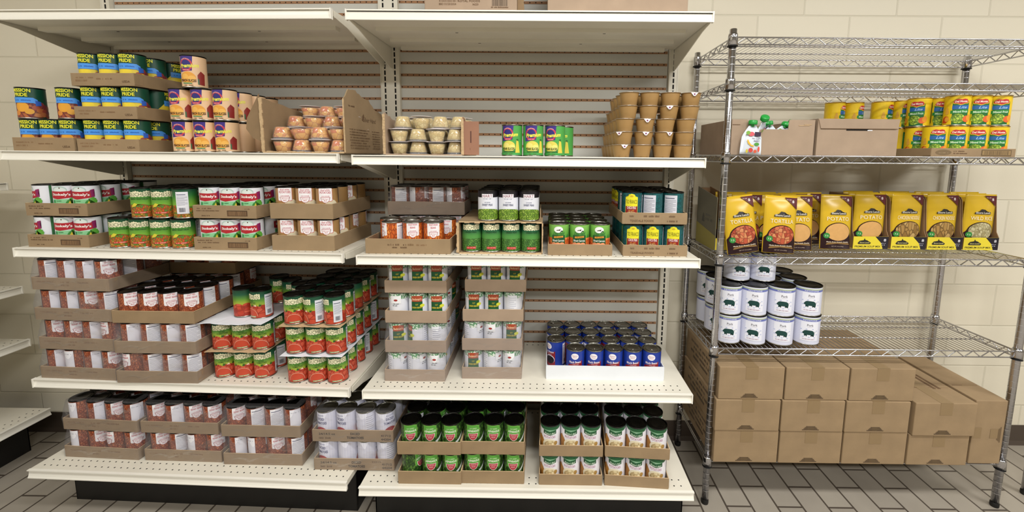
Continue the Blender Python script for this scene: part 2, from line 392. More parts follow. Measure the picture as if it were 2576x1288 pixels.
def L_tio(a):
    a.poly([(-.0225, .0045), (.0225, .0045), (.0225, .092), (.019, .094), (.014, .095), (.010, .102), (0, .105), (-.010, .102), (-.014, .095), (-.019, .094), (-.0225, .092)], '#e6de2a')
    a.rect(-.0215, .0045, .0215, .060, '#8e1f1c'); a.ell(0, .096, .006, .003, '#c9a52c'); a.text('TIO FRANCO', 0, .069, .0145, '#4a4418', w=.041, bold=.0)
    a.text('CHICK PEAS', 0, .050, .0095, '#f2dede', w=.032, bold=.02); a.scribble(-.010, .043, .02, .004, '#d08a3a', 5); a.ell(0, .034, .017, .008, CHICK)
    nutrition(a, .068, .046, .010, .100, '#cfd0da', '#53566c')
def L_dtom(a):
    a.rect(-.115, .0045, .115, .048, TOM); 
    for i, s in enumerate((-.05, -.02, .012, .04, .07, -.08)): a.ell(s, .046, .015, .009, TOM, keep=bool(i)); 
    for s in (-.03, .0, .03, .055): a.poly([(s-.004, .05), (s, .062), (s+.001, .055), (s+.006, .060), (s+.004, .05)], '#2f5a24')
    a.poly([(.008, .052), (.016, .058), (.02, .05)], '#f0d0b8')
    a.poly(arc_pts(-.004, .012, .027, .030, 16, 0, PI), '#dfa088'); a.poly(arc_pts(-.004, .012, .0255, .028, 16, 0, PI), '#c4482f')
    a.rect(-.018, .008, .016, .0135, '#8a9a6a'); a.scribble(-.016, .0092, .03, .003, '#e6e2c8', 8)
    duchess(a); a.text('DICED', 0, .069, .0052, '#2c5220', w=.018); a.text('TOMATOES', 0, .062, .0055, '#2c5220', w=.034)
    nutrition(a, .062, .030, .012, .094, '#dfe2ea', '#5e6478')
GING = pieces('green_check', ['#dfe8de', '#4f8a5e', '#e6ece4', '#6b9a74'], 230, '#86a88a', edgew=.1)
def L_gbean(a):
    a.rect(-.115, .086, .115, .107, GING); a.rect(-.021, .0045, .021, .078, '#12522c')
    a.poly([(-.020, .078), (.020, .078), (.022, .098), (.008, .101), (-.008, .101), (-.022, .098)], '#a8482a')
    a.text("Beckman's", 0, .083, .0095, '#f0c9a0', w=.034, bold=.02); a.text('CUT', 0, .064, .0055, '#d8c23a', w=.010); a.text('GREEN BEANS', 0, .052, .0065, '#d8c23a', w=.036, bold=.02)
    a.ell(.020, .062, .009, .006, '#d8dc3a'); a.rect(-.021, .0045, .021, .046, '#1a6a38'); a.poly(arc_pts(0, .026, .018, .014, 16, close=True), '#6aa045')
    a.rect(.062, .0045, .100, .098, '#e6e8f0'); a.lines(.066, .02, .096, .092, 9, '#7a7f98', .0012)
    a.rect(-.100, .070, -.062, .10, '#eef0f2'); a.ell(-.081, .083, .007, .004, '#a0302c'); a.scribble(-.092, .068, .022, .0035, '#5a6468', 2); a.scribble(-.092, .061, .016, .0035, '#5a6468', 5)
def L_bbean(a):
    a.poly([(-.028, .052), (.03, .070), (.03, .0045), (-.028, .0045)], '#8e1f26'); a.ell(.006, .034, .022, .018, '#e8e4ee'); a.ell(.006, .032, .020, .0165, BBEAN)
    a.ell(0, .088, .0145, .0125, '#f2eff6'); a.text("America's", 0, .0885, .0045, '#a03a4a', w=.022); a.text('Choice', 0, .082, .0045, '#c06a6a', w=.016)
    a.text('Black Beans', .001, .061, .0085, '#f0e4ea', w=.046, rot=.05, bold=.02); a.scribble(-.018, .055, .036, .002, '#e0c8d0', 4)
    nutrition(a, .082, .04, .012, .1, '#dfe0ee'); a.rect(-.09, .01, -.055, .1, '#7a1a22')
def L_btom(a):
    for k in range(-11, 12): 
        a.layer += (k == -11); a.rect(k*.0098-.0004, .006, k*.0098+.0004, .106, '#cfd0e6', keep=True)
    a.text('BLUE RIVER', 0, .094, .0055, '#8a8fb0', w=.026); a.text('DICED', 0, .078, .010, '#23286a', w=.030, bold=.02); a.text('TOMATOES', 0, .062, .010, '#23286a', w=.046, bold=.02)
    a.poly(arc_pts(0, .018, .028, .034, 16, 0, PI), '#a82028'); a.ell(0, .028, .018, .014, '#c8342c')
    a.rect(.060, .015, .095, .1, '#e6e7f2'); a.lines(.064, .03, .091, .096, 8, '#70758f', .0012)
def L_asp(a):
    a.poly([(-.024, .060), (.024, .060), (.024, .102), (.014, .107), (-.024, .107)], '#8cc85a'); a.poly([(-.023, .060), (.023, .060), (.023, .101), (.013, .106), (-.023, .106)], '#58a23c')
    a.text('CUT GREEN', 0, .092, .0038, '#dcf0c8', w=.026); a.text('ASPARAGUS', 0, .080, .0085, '#eef6e0', w=.042, bold=.025)
    a.poly([(-.018, .075)]+arc_pts(0, .073, .0175, .024, 16, PI, 2*PI)+[(.018, .075)], '#f0e0d8'); a.poly([(-.016, .0735)]+arc_pts(0, .072, .0155, .0215, 16, PI, 2*PI)+[(.016, .0735)], '#b03a46')
    a.text('SPARTAN', 0, .066, .0045, '#f0b8b8', w=.022); a.text('BRAND', 0, .059, .0045, '#f0b8b8', w=.014)
    a.poly([(.026, .038), (.040, .048), (.050, .060), (.052, .068), (.044, .062), (.03, .050), (.018, .044)], '#d6dcd8'); nutrition(a, .090, .036, .012, .1)
def L_mmaid(a):
    a.rect(-.115, .100, .115, .107, '#1f5a34'); a.poly([(-.05, .104), (.05, .104)]+arc_pts(0, .104, .05, .012, 14, 0, -PI)[1:-1], '#1f5a34'); a.poly([(-.03, .096)]+arc_pts(0, .097, .03, .006, 10, PI, 2*PI)+[(.03, .096)], '#7fb08a')
    a.poly([(-.024, .080), (.0, .075), (.024, .080), (.021, .086), (.024, .095), (.0, .090), (-.024, .095), (-.021, .087)], '#1f5a34')
    a.text("Mother's Maid", 0, .0805, .0075, '#cfe0cc', w=.038, arch=-.003, shear=.2)
    a.text('POTATOES', 0, .065, .0085, '#b06a8c', w=.042, arch=-.002, bold=.005); a.scribble(-.012, .0745, .024, .0015, '#b06a8c', 3)
    a.poly([(-.048, .0045), (-.022, .0045), (-.018, .045), (-.026, .060), (-.038, .072), (-.052, .06)], '#a8722c')
    a.ell(0, .040, .026, .022, '#e6dcc0'); a.ell(.002, .038, .022, .018, POTS); a.ell(.022, .044, .007, .008, '#b08a4a'); a.rect(.055, .01, .1, .09, '#ece8f0')
def L_pork(a):
    H = .119
    for k in range(11): a.layer += (k == 0); a.rect(-.158, .016+k*.0068, .158, .0168+k*.0068, '#c9cbe0', keep=True)
    a.rect(-.158, .098, .158, .106, '#6a74b8'); a.rect(-.158, .106, .158, .110, '#b9c79a'); a.text('KEYSTONE', .002, .0995, .0055, '#dfe2f4', w=.05)
    a.rect(-.030, .018, .034, .096, '#eceef8')
    a.text('Pork', .002, .078, .009, '#4a4350', w=.022); a.rect(-.008, .0745, .012, .0752, '#b0a0b0')
    pig = [(-.024, .050), (-.021, .055), (-.017, .060), (-.012, .062), (.0, .062), (.010, .061), (.016, .057), (.019, .051), (.0185, .045), (.017, .037), (.0135, .037), (.0135, .043), (.009, .0425), (.0085, .037), (.006, .037), (.005, .043), (-.007, .043), (-.0075, .037), (-.0105, .037), (-.011, .044), (-.014, .043), (-.0145, .038), (-.017, .038), (-.0175, .046), (-.021, .047)]
    a.poly(pig, '#10403c'); a.poly([(.018, .055), (.022, .058), (.0205, .054)], '#10403c')
    for i, (s, t) in enumerate(((-.028, .064), (-.026, .048), (.027, .060), (.028, .045), (-.02, .034), (.02, .033), (0, .034), (-.01, .066), (.012, .067))): a.ell(s, t, .0032, .0024, '#c0c8e6', 8, keep=bool(i))
    a.scribble(-.022, .024, .044, .003, '#b08a9c', 7)
def L_delm(a):
    a.poly([(-.020, .0045), (.024, .0045), (.026, .088), (-.022, .088)], '#1f6a2e'); a.poly([(-.022, .060), (.026, .060), (.026, .074), (-.022, .074)], '#1f62a8'); a.text('Lite', .006, .062, .009, '#a8d0ee', w=.022, shear=.4)
    a.poly([(-.026, .044), (.026, .047), (.026, .058), (-.026, .056)], '#2f8a3c'); a.text('Mixed Fruit', .002, .047, .0075, '#e0f2dc', w=.040, bold=.02)
    a.poly([(-.022, .085), (-.020, .080), (-.010, .079), (0, .074), (.012, .079), (.022, .080), (.024, .086), (.020, .097), (.010, .099), (.002, .097), (-.008, .099), (-.018, .096)], '#e6c22c'); a.poly([(-.020, .086), (-.018, .082), (-.009, .081), (.001, .077), (.011, .081), (.020, .082), (.022, .087), (.018, .095), (.010, .097), (.002, .095), (-.008, .097), (-.016, .094)], '#c02a2a')
    a.text('Del Monte', .001, .084, .0075, '#f4e8e0', w=.034, bold=.03)
    a.ell(-.004, .026, .019, .018, GRAPE); a.ell(.020, .024, .011, .012, '#e0662a'); a.ell(.028, .028, .008, .012, '#e89a2c')
    for sg in (-1,): a.ell(-.036, .050, .0065, .009, '#d8a53c'); a.ell(-.036, .060, .0035, .007, '#d8a53c'); a.poly([(-.050, .012), (-.036, .010), (-.028, .020), (-.030, .034), (-.040, .036), (-.048, .028)], '#c0401c'); a.ell(-.034, .024, .007, .009, '#e6a03c')
    a.rect(.060, .015, .095, .095, '#1f7a34'); a.lines(.064, .03, .091, .088, 8, '#8fd09a', .001)

DUCH = ramp_mat('duchess_green_blend', [(0, '#7db53a'), (.45, '#7db53a'), (.75, '#2f7a34'), (.92, '#114a30'), (1, '#0f4028')], 0, .1115)
DTOM = ramp_mat('duchess_tomato_blend', [(0, '#a8bc3a'), (.48, '#a6b63c'), (.64, '#629638'), (.80, '#1f5c40'), (1, '#123e2a')], 0, .1115)
DEER = ramp_mat('carrot_label_blend', [(0, '#2f7a34'), (.6, '#5aa03c'), (1, '#86c05a')], 0, .1115)
DPEA = ramp_mat('pea_label_blend', [(0, '#5c9a4a'), (.55, '#4f8f44'), (.72, '#1c5a3c'), (1, '#0f3a34')], 0, .1115)
KINDS = {  # key: (object name, words, background, painter, lid, tab, r, h)
 'mission': ('peach_can', 'blue-banded peach', plain('mission_green', '#0e4a36', .4), lambda a: L_mission(a, PEACHP), TIN_DARK_REFL, 0),
 'mixfruit': ('fruit_can', 'blue-banded fruit', plain('mission_green', '#0e4a36', .4), lambda a: L_mission(a, ink('#e8cf3c')), TIN_DARK_REFL, 0),
 'ppeach': ('peach_can', 'peach slices', plain('peach_label', '#e9c39a', .4), lambda a: L_premium(a, None, 'PEACH SLICES', '#e8a440', '#f0b95a'), TIN_DARK_REFL, 0),
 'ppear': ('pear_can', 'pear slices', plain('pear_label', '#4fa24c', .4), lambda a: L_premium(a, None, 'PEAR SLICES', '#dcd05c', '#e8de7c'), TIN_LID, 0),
 'corn': ('corn_can', 'white corn', plain('corn_label', '#e9ebf2', .4), L_stokely, TIN_DARK_REFL, 0),
 'mixveg': ('vegetable_can', 'mixed vegetable', DUCH, L_mixveg, TIN_DARK_REFL, 0),
 'dpot': ('potato_can', 'diced white potato', plain('potato_label', '#a5804f', .4), L_dpot, TIN_DARK_REFL, 0),
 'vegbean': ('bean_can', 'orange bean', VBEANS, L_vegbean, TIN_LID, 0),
 'kidney': ('bean_can', 'kidney bean', BEANS, L_kidney, TIN_DARK_REFL, 0),
 'hart': ('pea_can', 'black-topped sweet pea', plain('hart_label', '#e3e5ee', .4), L_hart, TIN_DARK_REFL, 0),
 'dpea': ('pea_can', 'dark green pea', DPEA, L_dpeas, TIN_DARK_REFL, 0),
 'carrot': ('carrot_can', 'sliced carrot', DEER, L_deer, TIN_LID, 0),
 'chick': ('chickpea_can', 'teal chick pea', TEAL, L_tio, TIN_DARK_REFL, 0),
 'dtom': ('tomato_can', 'red tomato', DTOM, L_dtom, TIN_DARK_REFL, 0),
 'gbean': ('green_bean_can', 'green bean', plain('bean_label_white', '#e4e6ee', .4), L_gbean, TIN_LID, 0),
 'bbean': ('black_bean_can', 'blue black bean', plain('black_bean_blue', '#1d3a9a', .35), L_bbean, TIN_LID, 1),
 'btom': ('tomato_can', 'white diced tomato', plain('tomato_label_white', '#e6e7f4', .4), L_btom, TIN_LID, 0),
 'asp': ('asparagus_can', 'green asparagus', ASP, L_asp, TIN_DARK_REFL, 0),
 'mmaid': ('potato_can', 'ribbon potato', plain('maid_label', '#eceaf0', .4), L_mmaid, TIN_DARK_REFL, 0),
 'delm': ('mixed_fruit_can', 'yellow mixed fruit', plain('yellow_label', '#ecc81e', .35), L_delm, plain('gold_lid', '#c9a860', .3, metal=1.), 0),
 'pork': ('pork_can', 'white pork', plain('pork_label', '#dcdff0', .4), L_pork, TIN_DARK_REFL, 0),
}
DIMS = {'pork': (.0505, .119)}
_CAN = {}
def can_meshes(k):
    if k not in _CAN:
        nm, words, bg, fn, lid, tab = KINDS[k]; r, h = DIMS.get(k, (CR, CH))
        body, l = can_body_mesh(nm, r, h, lid, tab)
        a = base_art(bg, r, h); fn(a)
        _CAN[k] = (body, l, a.mesh('paper_label'))
    return _CAN[k]
_PROTO = {}
def can(k, x, y, z, rot, label, group, cat='can'):
    if k not in _PROTO:
        b, l, p = can_meshes(k); o = obj(KINDS[k][0], b); obj('lid', l, o); obj('paper_label', p, o); _PROTO[k] = o
    else: o = copy_tree(_PROTO[k])
    o.location = (x, y, z); o.rotation_euler = (0, 0, rot)
    return tag(o, label, cat, group)
# ------------------------------------------------------------------ trays, stacks
def tray_mesh(w, d, h, mat=CARD, t=.0025, flap=True, seed=0):
    b = MB(); rg = random.Random(seed)
    b.box(0, 0, 0, w, d, t, mat)
    def wall(x0, y0, x1, y1, hh):
        b.box(x0, y0, t, x1, y1, hh, mat)
        b.box(x0, y0, hh, x1, y1, hh+.0006, CARD_EDGE if mat is not CARD_WHITE else CARD_WHITE)
    wall(0, 0, w, t, h); wall(0, d-t, w, d, h); wall(0, t, t, d-t, h); wall(w-t, t, w, d-t, h)
    if flap:  # glued corner overlap on the side walls
        b.box(w, .001, .004, w+.0012, .03, h-.003, mat); b.box(-.0012, .001, .004, 0, .03, h-.003, mat)
    return b.mesh('cardboard_tray')
def film_mesh(w, d, h, seed):
    """shrink film hugging a tray and its cans: a draped shell with creases"""
    rg = random.Random(seed); b = MB(); nx, nz, ny = 22, 10, 10
    g = .0022
    ring = []
    # outline going round the four sides
    def side(p0, p1, n):
        return [(p0[0]+(p1[0]-p0[0])*i/n, p0[1]+(p1[1]-p0[1])*i/n) for i in range(n)]
    ring = side((-g, -g), (w+g, -g), nx)+side((w+g, -g), (w+g, d+g), ny)+side((w+g, d+g), (-g, d+g), nx)+side((-g, d+g), (-g, -g), ny)
    n = len(ring); rows = []; cx, cy = w/2, d/2
    for j in range(nz+1):
        z = h*j/nz; row = []
        pull = 0 if z < h*.42 else .010*((z-h*.42)/(h*.58))**1.5
        for i, (x, y) in enumerate(ring):
            dx, dy = (cx-x), (cy-y); L = math.hypot(dx, dy)
            q = pull+rg.uniform(0, .0012)+(.002*abs(math.sin(i*1.9+seed)) if z > h*.45 else 0)
            row.append((x+(q if x < cx*.2 else -q if x > w-cx*.2 else 0), y+(q if y < cy*.2 else -q if y > d-cy*.2 else 0), z))
        rows.append(row)
    vs = [p for r in rows for p in r]; fs = []
    for j in range(nz):
        for i in range(n): fs.append((j*n+i, j*n+(i+1) % n, (j+1)*n+(i+1) % n, (j+1)*n+i))
    b.add(vs, fs, FILM, True)
    m = .045; top = [(max(m*.6, min(w-m*.6, x)), max(m*.6, min(d-m*.6, y)), h+.0015) for x, y, z in rows[-1]]
    b.add(rows[-1]+top, [(i, (i+1) % n, (i+1) % n+n, i+n) for i in range(n)], FILM, True)
    return b.mesh('film')
def film_mat():
    m, nt, b = newmat('clear_film'); nt.nodes.remove(b)
    out = nt.nodes['Material Output']; tr = nt.nodes.new('ShaderNodeBsdfTransparent'); gl = nt.nodes.new('ShaderNodeBsdfGlossy'); gl.inputs['Roughness'].default_value = .12
    df = nt.nodes.new('ShaderNodeBsdfDiffuse'); df.inputs['Color'].default_value = (.8, .8, .86, 1)
    tr.inputs['Color'].default_value = (.93, .93, .95, 1)
    tc = nt.nodes.new('ShaderNodeTexCoord'); mp = nt.nodes.new('ShaderNodeMapping'); mp.inputs['Scale'].default_value = (1, 1, 3.5); mp.inputs['Rotation'].default_value = (.3, .5, .2)
    n = nt.nodes.new('ShaderNodeTexNoise'); n.inputs['Scale'].default_value = 14; n.inputs['Detail'].default_value = 6; n.inputs['Distortion'].default_value = 1.2
    cr = nt.nodes.new('ShaderNodeMapRange'); cr.inputs['From Min'].default_value = .55; cr.inputs['From Max'].default_value = .75; cr.inputs['To Min'].default_value = .05; cr.inputs['To Max'].default_value = .28
    m1 = nt.nodes.new('ShaderNodeMixShader'); m2 = nt.nodes.new('ShaderNodeMixShader'); m2.inputs['Fac'].default_value = .06
    bp = nt.nodes.new('ShaderNodeBump'); bp.inputs['Strength'].default_value = .6; bp.inputs['Distance'].default_value = .004
    L = nt.links.new
    L(tc.outputs['Object'], mp.inputs['Vector']); L(mp.outputs['Vector'], n.inputs['Vector']); L(n.outputs['Fac'], cr.inputs['Value']); L(n.outputs['Fac'], bp.inputs['Height'])
    L(bp.outputs['Normal'], gl.inputs['Normal'])
    L(tr.outputs[0], m2.inputs[1]); L(df.outputs[0], m2.inputs[2]); L(m2.outputs[0], m1.inputs[1]); L(gl.outputs[0], m1.inputs[2]); L(cr.outputs['Result'], m1.inputs['Fac'])
    L(m1.outputs[0], out.inputs['Surface'])
    return m
FILM = film_mat()
CAMX, CAMY = .6627, -1.412      # where a shopper stands: labels are turned more or less towards the aisle
ORD = ['', 'first', 'second', 'third', 'fourth', 'fifth', 'sixth']
ROWN = ['front row', 'second row', 'third row', 'fourth row', 'fifth row', 'sixth row']
def az(x, y): return math.atan2(CAMX-x, y-CAMY)
def colname(i, n):
    if n == 1: return 'the only one across'
    if i == 0: return 'left end'
    if i == n-1: return 'right end'
    if n == 3: return 'middle'
    return ORD[i+1]+' from left'
def tiername(k, n):
    if n == 1: return ''
    if k == 0: return 'bottom'
    if k == n-1: return 'top'
    if n == 3: return 'middle'
    return ORD[k+1]+' from bottom'
PITCH = .0748
def print_tray(kind, w, h, seed=0):
    a = Art(None)
    k = CARDINK2 if kind in ('faint',) else CARDINK
    if kind == 'faint':
        a.scribble(.02, h*.62, w*.22, .005, k, seed); a.scribble(w*.38, h*.6, w*.12, .006, k, seed+1); a.scribble(w*.6, h*.6, w*.16, .006, k, seed+2); a.scribble(w*.38, h*.35, w*.1, .005, k, seed+3)
    elif kind == 'usda':
        a.scribble(.012, h*.6, w*.3, .005, CARDINK2, seed); a.scribble(.012, h*.35, w*.2, .006, CARDINK2, seed+1); a.scribble(w*.4, h*.5, w*.25, .005, CARDINK2, seed+2); a.text('USDA', w*.87, h*.25, .0075, CARDINK, w=.028)
    elif kind == 'corn':
        a.scribble(.012, h*.72, w*.24, .0045, CARDINK, seed); a.scribble(.012, h*.55, w*.36, .004, CARDINK, seed+1); a.scribble(.03, h*.16, .03, .004, CARDINK, seed+2); a.scribble(w*.82, h*.72, .02, .003, CARDINK, 3)
        a.rect(w*.54, h*.18, w*.86, h*.60, '#5f4630'); a.barcode(w*.56, h*.22, w*.28, h*.34, '#8d6e4e', seed); a.rect(w*.54, h*.58, w*.86, h*.62, '#3c2c20')
    elif kind == 'chick':
        a.scribble(.02, h*.62, .024, .007, CARDINK, 2); a.scribble(w*.33, h*.62, .055, .007, CARDINK, 5); a.scribble(w*.7, h*.62, .034, .007, CARDINK, 6)
        a.text('TEASDALE FOODS', w*.30, h*.20, .0075, CARDINK, w=.085); a.scribble(w*.68, h*.2, .04, .007, CARDINK, 8)
    elif kind == 'vegbean':
        a.scribble(w*.26, h*.55, w*.22, .007, CARDINK, 3); a.scribble(w*.50, h*.55, w*.07, .008, '#7d6244', 4, .95); a.scribble(w*.60, h*.55, w*.12, .006, CARDINK2, 5); a.scribble(w*.3, h*.38, w*.2, .006, CARDINK, 6)
    elif kind == 'btom':
        a.text('24/14.5 oz', w*.18, h*.56, .009, '#3a2a1c', w=.062, bold=.02); a.scribble(w*.06, h*.22, .05, .008, CARDINK, 2)
        a.text('DICED', w*.53, h*.58, .010, '#3a2a1c', w=.036, bold=.03); a.text('TOMATOES', w*.53, h*.24, .010, '#3a2a1c', w=.064, bold=.03)
        if seed % 2: a.text('22519', w*.78, h*.68, .007, CARDINK, w=.034)
        a.text('41712', w*.91, h*.46, .009, '#4a3624', w=.038, bold=.02); a.text('44204', w*.91, h*.14, .009, '#4a3624', w=.038, bold=.02)
    else: return None
    return a.mesh('carton_print')
FACE = {'F': 0, 'N': -.080/CR, 'W': .076/CR, 'B': .042/CR, 'C': -.042/CR, 'X': PI}
def stack(kind, words, place, x0, y0, z0, yaw, nx, ny, tiers, hs=.046, prn=None, faces=None, base=0., film=(), mat=CARD, shifts=None, tray=True, tierh=.117, shelf='', top_ny=None, wall_skip=None, seed=1, jit=.05, side='both', pad=.0028, cat='can', pitch=None, filmword='clear'):
    """a pile of filled trays; words = short name of the stack used in the labels"""
    nm, kw = KINDS[kind][0], KINDS[kind][1]; r, h = DIMS.get(kind, (CR, CH)); P = pitch or PITCH*r/CR
    rg = random.Random(seed*31+5); w, d = nx*P+2*pad, ny*P+2*pad
    cw, sw = math.cos(yaw), math.sin(yaw)
    tm = None
    for k in range(tiers):
        sx, sy = (shifts[k] if shifts else (0, 0)); z = z0+k*tierh
        tn = tiername(k, tiers)
        tl = (tn+' tray of ' if tn else 'single tray, ')+words
        def W(u, v): return (x0+sx+u*cw-v*sw, y0+sy+u*sw+v*cw)
        if tray:
            if tm is None: tm = tray_mesh(w, d, hs, mat, seed=seed)
            o = obj('cardboard_tray', tm, None, (*W(0, 0), z), yaw)
            tag(o, ('%s cardboard tray%s %s, %s' % ('white' if mat is CARD_WHITE else 'brown', ' with print' if prn else '', ('on its own' if not tn else tn+' one'), words)).replace(' on its own', ''), 'tray', 'cardboard trays of '+words)
            pm = print_tray(prn, w, hs, seed+k) if prn else None
            if pm: obj('printed_text', pm, o)
        cz = z+.0028 if tray else z
        for j in range(ny):
            for i in range(nx):
                last = k == tiers-1
                if not last and 0 < j and 0 < i < nx-1: continue
                if kind == 'bbean' and j == 0 and i == 0: continue
                u, v = pad+P*(i+.5), pad+P*(j+.5)
                if j == 0 and faces: f = faces[k % len(faces)][i]; a = FACE[f]
                elif faces: a = rg.choice(list(FACE.values()))
                else: a = 0
                X, Y = W(u, v)
                a += base+math.atan2(CAMX-X, Y-CAMY)-yaw+rg.uniform(-jit, jit)*(1 if j == 0 else 3)
                lab = '%s can, %s, %s, %s%s' % (kw, ROWN[j], colname(i, nx), (tn+' tier, ' if tn else ''), words)
                can(kind, X, Y, cz, yaw+a, lab, kw+' cans in '+words, cat)
        if k in film:
            fm = film_mesh(w, d, .117, seed*7+k)
            f = obj('plastic_film', fm, None, (*W(0, 0), z+.001), yaw)
            tag(f, '%s shrink film round the %s tray of %s' % (filmword, tn or 'single', words), 'plastic film', 'shrink film on the canned goods')
    return W

# ------------------------------------------------------------------ gondola shelving
LIPH = .033
def shelf_part(w, d, z, parent, y_front=0., base=False, holes=True, depth=.41):
    """deck with ribs beneath, price rail and brackets"""
    yf, yb = y_front, depth-.004
    b = MB()
    b.box(.002, yf+.006, z-.020, w-.002, yb, z, CREAM)
    for yy in ((.12, .15), (.26, .29), (.385, .40)):       # folded stiffeners under the deck
        b.box(.05, yy[0], z-.034, w-.05, yy[1], z-.020, CREAM)
    for k in range(int(w/.0254)-1):
        x = .0254*(k+1)+.008
        for yy in ((yf+.030, yf+.058) if holes else ()):
            b.lathe([(0, z+.0004), (.0028, z+.0004)], HOLE, 8, x+(0 if yy < yf+.04 else 0), yy, False)
        if holes: b.box(x-.003, yb-.026, z+.0003, x+.003, yb-.022, z+.0006, HOLE)
    for q, yy in ((.28, .13), (.72, .13), (.33, .27), (.66, .27)):  # punched slots seen from below
        b.box(w*q-.005, yy-.002+.005, z-.0345, w*q+.005, yy+.007, z-.0338, HOLE)
    o = b.build('shelf', parent)
    r = MB()   # price rail: lipped channel
    t = .0022
    r.box(0, yf-.000, z-.0035, w, yf+.010, z+.0002, CREAM_PLAIN)
    r.box(0, yf+.006, z-LIPH+.002, w, yf+.010, z-.0035, CREAM_PLAIN)
    # slightly curved face leaning out towards the bottom
    prof = [(yf+.006, z-.006), (yf+.0055, z-.012), (yf+.0045, z-.019), (yf+.0022, z-.026), (yf, z-LIPH+.003), (yf, z-LIPH), (yf+.008, z-LIPH), (yf+.008, z-.006)]
    r.prism(prof, 0, w, 'x', CREAM_PLAIN)
    if not base:
        for x in (-.0005, w-.0035): r.box(x, yf-.0015, z-LIPH-.001, x+.004, yf+.012, z+.0008, CREAM_PLAIN)
    r.build('price_rail', o)
    if not base:
        for x in (-.003, w+.0002):
            k = MB(); k.prism([(.02, z-.004), (yb+.006, z-.004), (yb+.006, z-.105), (yb-.02, z-.105), (.10, z-.034), (.02, z-.024)], x, x+.003, 'x', CREAM)
            k.build('bracket', o)
    return o
def upright(parent, x, cols, z1, y=.414):
    b = MB(); w = .050
    xs0, xs1 = min(cols)-.020, max(cols)+.020
    b.box(xs0, y, 0, xs1, y+.055, z1, CREAM)
    for e in (xs0, xs1-.004): b.box(e, y-.002, 0, e+.004, y, z1, CREAM)
    for c in cols:
        z = .30
        while z < z1-.03:
            b.box(c-.0033, y-.0006, z, c+.0033, y+.0005, z+.0185, HOLE); z += .0254
    return b.build('upright', parent)
def back_panel(parent, x0, x1, z0, z1, y=.432):
    b = MB(); b.box(x0, y, z0, x1, y+.012, z1, PANEL)
    z = GROOVE_Z
    while z > z0: z -= .0508
    z += .0508
    while z < z1-.01:
        b.box(x0+.003, y-.0012, z-.0055, x1-.003, y+.001, z+.0055, GROOVE)
        x = x0+.015
        while x < x1-.01:
            b.lathe([(0, 0), (.0026, 0)], HOLE, 8, 0, 0, False) if False else b.add([(x+.0026*math.cos(a*PI/4), y-.0016, z+.0026*math.sin(a*PI/4)) for a in range(8)], [tuple(range(8))[::-1]], HOLE)
            x += .0254
        z += .0508
    return b.build('back_panel', parent)
GROOVE_Z = 1.70
def gondola(name, label, loc, rz, w, zs, baseoff, ups, z1=2.12, panel=True, kick=(.05, .05)):
    g = empty(name, label, 'shelving unit', loc, rz)
    for i, z in enumerate(zs):
        shelf_part(w, .41, z, g, baseoff if i == len(zs)-1 else 0., base=i == len(zs)-1, depth=.412)
    if panel: back_panel(g, .02, w-.02, .18, z1-.02)
    for x, cols in ups: upright(g, x, cols, z1)
    k = MB(); k.box(kick[0], kick[1], .0, w-kick[0]*.3, kick[1]+.012, zs[-1]-LIPH-.001, KICK)
    for x in (kick[0], w-kick[0]*.3-.004): k.box(x, kick[1], 0, x+.004, .41, zs[-1]-.022, KICK)
    k.build('kick_plate', g)
    return g

# ------------------------------------------------------------------ wire rack
def wire_rack(loc, rz, w, d, decks, top, label):
    g = empty('wire_rack', label, 'wire rack', loc, rz)
    R = .0127
    for (x, y) in ((0, 0), (w, 0), (0, d), (w, d)):
        p = MB(); p.lathe([(0, .012), (R, .012), (R, top), (R-.002, top+.0015), (0, top+.0015)], CHROME, 20, x, y)
        z = .06
        while z < top-.02:     # grooves every inch
            p.lathe([(R+.0001, z-.0009), (R+.0004, z), (R+.0001, z+.0009)], STEELD, 20, x, y); z += .0254
        po = p.build('post', g)
        f = MB(); f.lathe([(0, 0), (.0135, 0), (.0145, .004), (.0145, .016), (.0128, .02)], RUBBER, 16, x, y); f.build('foot', po)
    for n, z in enumerate(decks):
        s = MB(); H = .0245; rr = .0028; sm = MB()
        flat = n == len(decks)-1
        for (a, b_) in (((R, 0), (w-R, 0)), ((R, d), (w-R, d)), ((0, R), (0, d-R)), ((w, R), (w, d-R))):
            s.tube((*a, z), (*b_, z), rr, CHROME, 8)
            if not flat or True: s.tube((*a, z-(H if not flat else .012)), (*b_, z-(H if not flat else .012)), rr, CHROME, 8)
            L = math.hypot(b_[0]-a[0], b_[1]-a[1]); m = max(2, round(L/.0645)) if L > .6 else max(4, round(L/.05)); ux, uy = (b_[0]-a[0])/m, (b_[1]-a[1])/m
            if flat: continue
            for i in range(m):
                p0 = (a[0]+ux*i, a[1]+uy*i, z-H); p1 = (a[0]+ux*(i+.5), a[1]+uy*(i+.5), z); p2 = (a[0]+ux*(i+1), a[1]+uy*(i+1), z-H)
                s.tube(p0, p1, .0019, CHROME, 6, False); s.tube(p1, p2, .0019, CHROME, 6, False)
        so = s.build('wire_shelf', g)
        q = MB(); x = .02
        while x < w-.01: q.tube((x, .0, z+.001), (x, d, z+.001), .0014, CHROME, 5, False); x += .0192
        q.build('cross_wires', so); tag(so.children[0], 'thin wires across the shelf')
        for yy in (d*.33, d*.66):
            t = MB(); t.tube((R, yy, z-.0025), (w-R, yy, z-.0025), .0024, CHROME, 6); t.build('support_wire', so)
        for (x, y) in ((0, 0), (w, 0), (0, d), (w, d)):
            c = MB(); c.lathe([(.0129, z-.030), (.0175, z-.030), (.0165, z+.006), (.0150, z+.012), (.0129, z+.012)], CHROME, 20, x, y)
            c.lathe([(.0129, z-.0325), (.0182, z-.0325), (.0182, z-.030), (.0129, z-.030)], RUBBER, 20, x, y)
            c.build('collar', so)
    return g
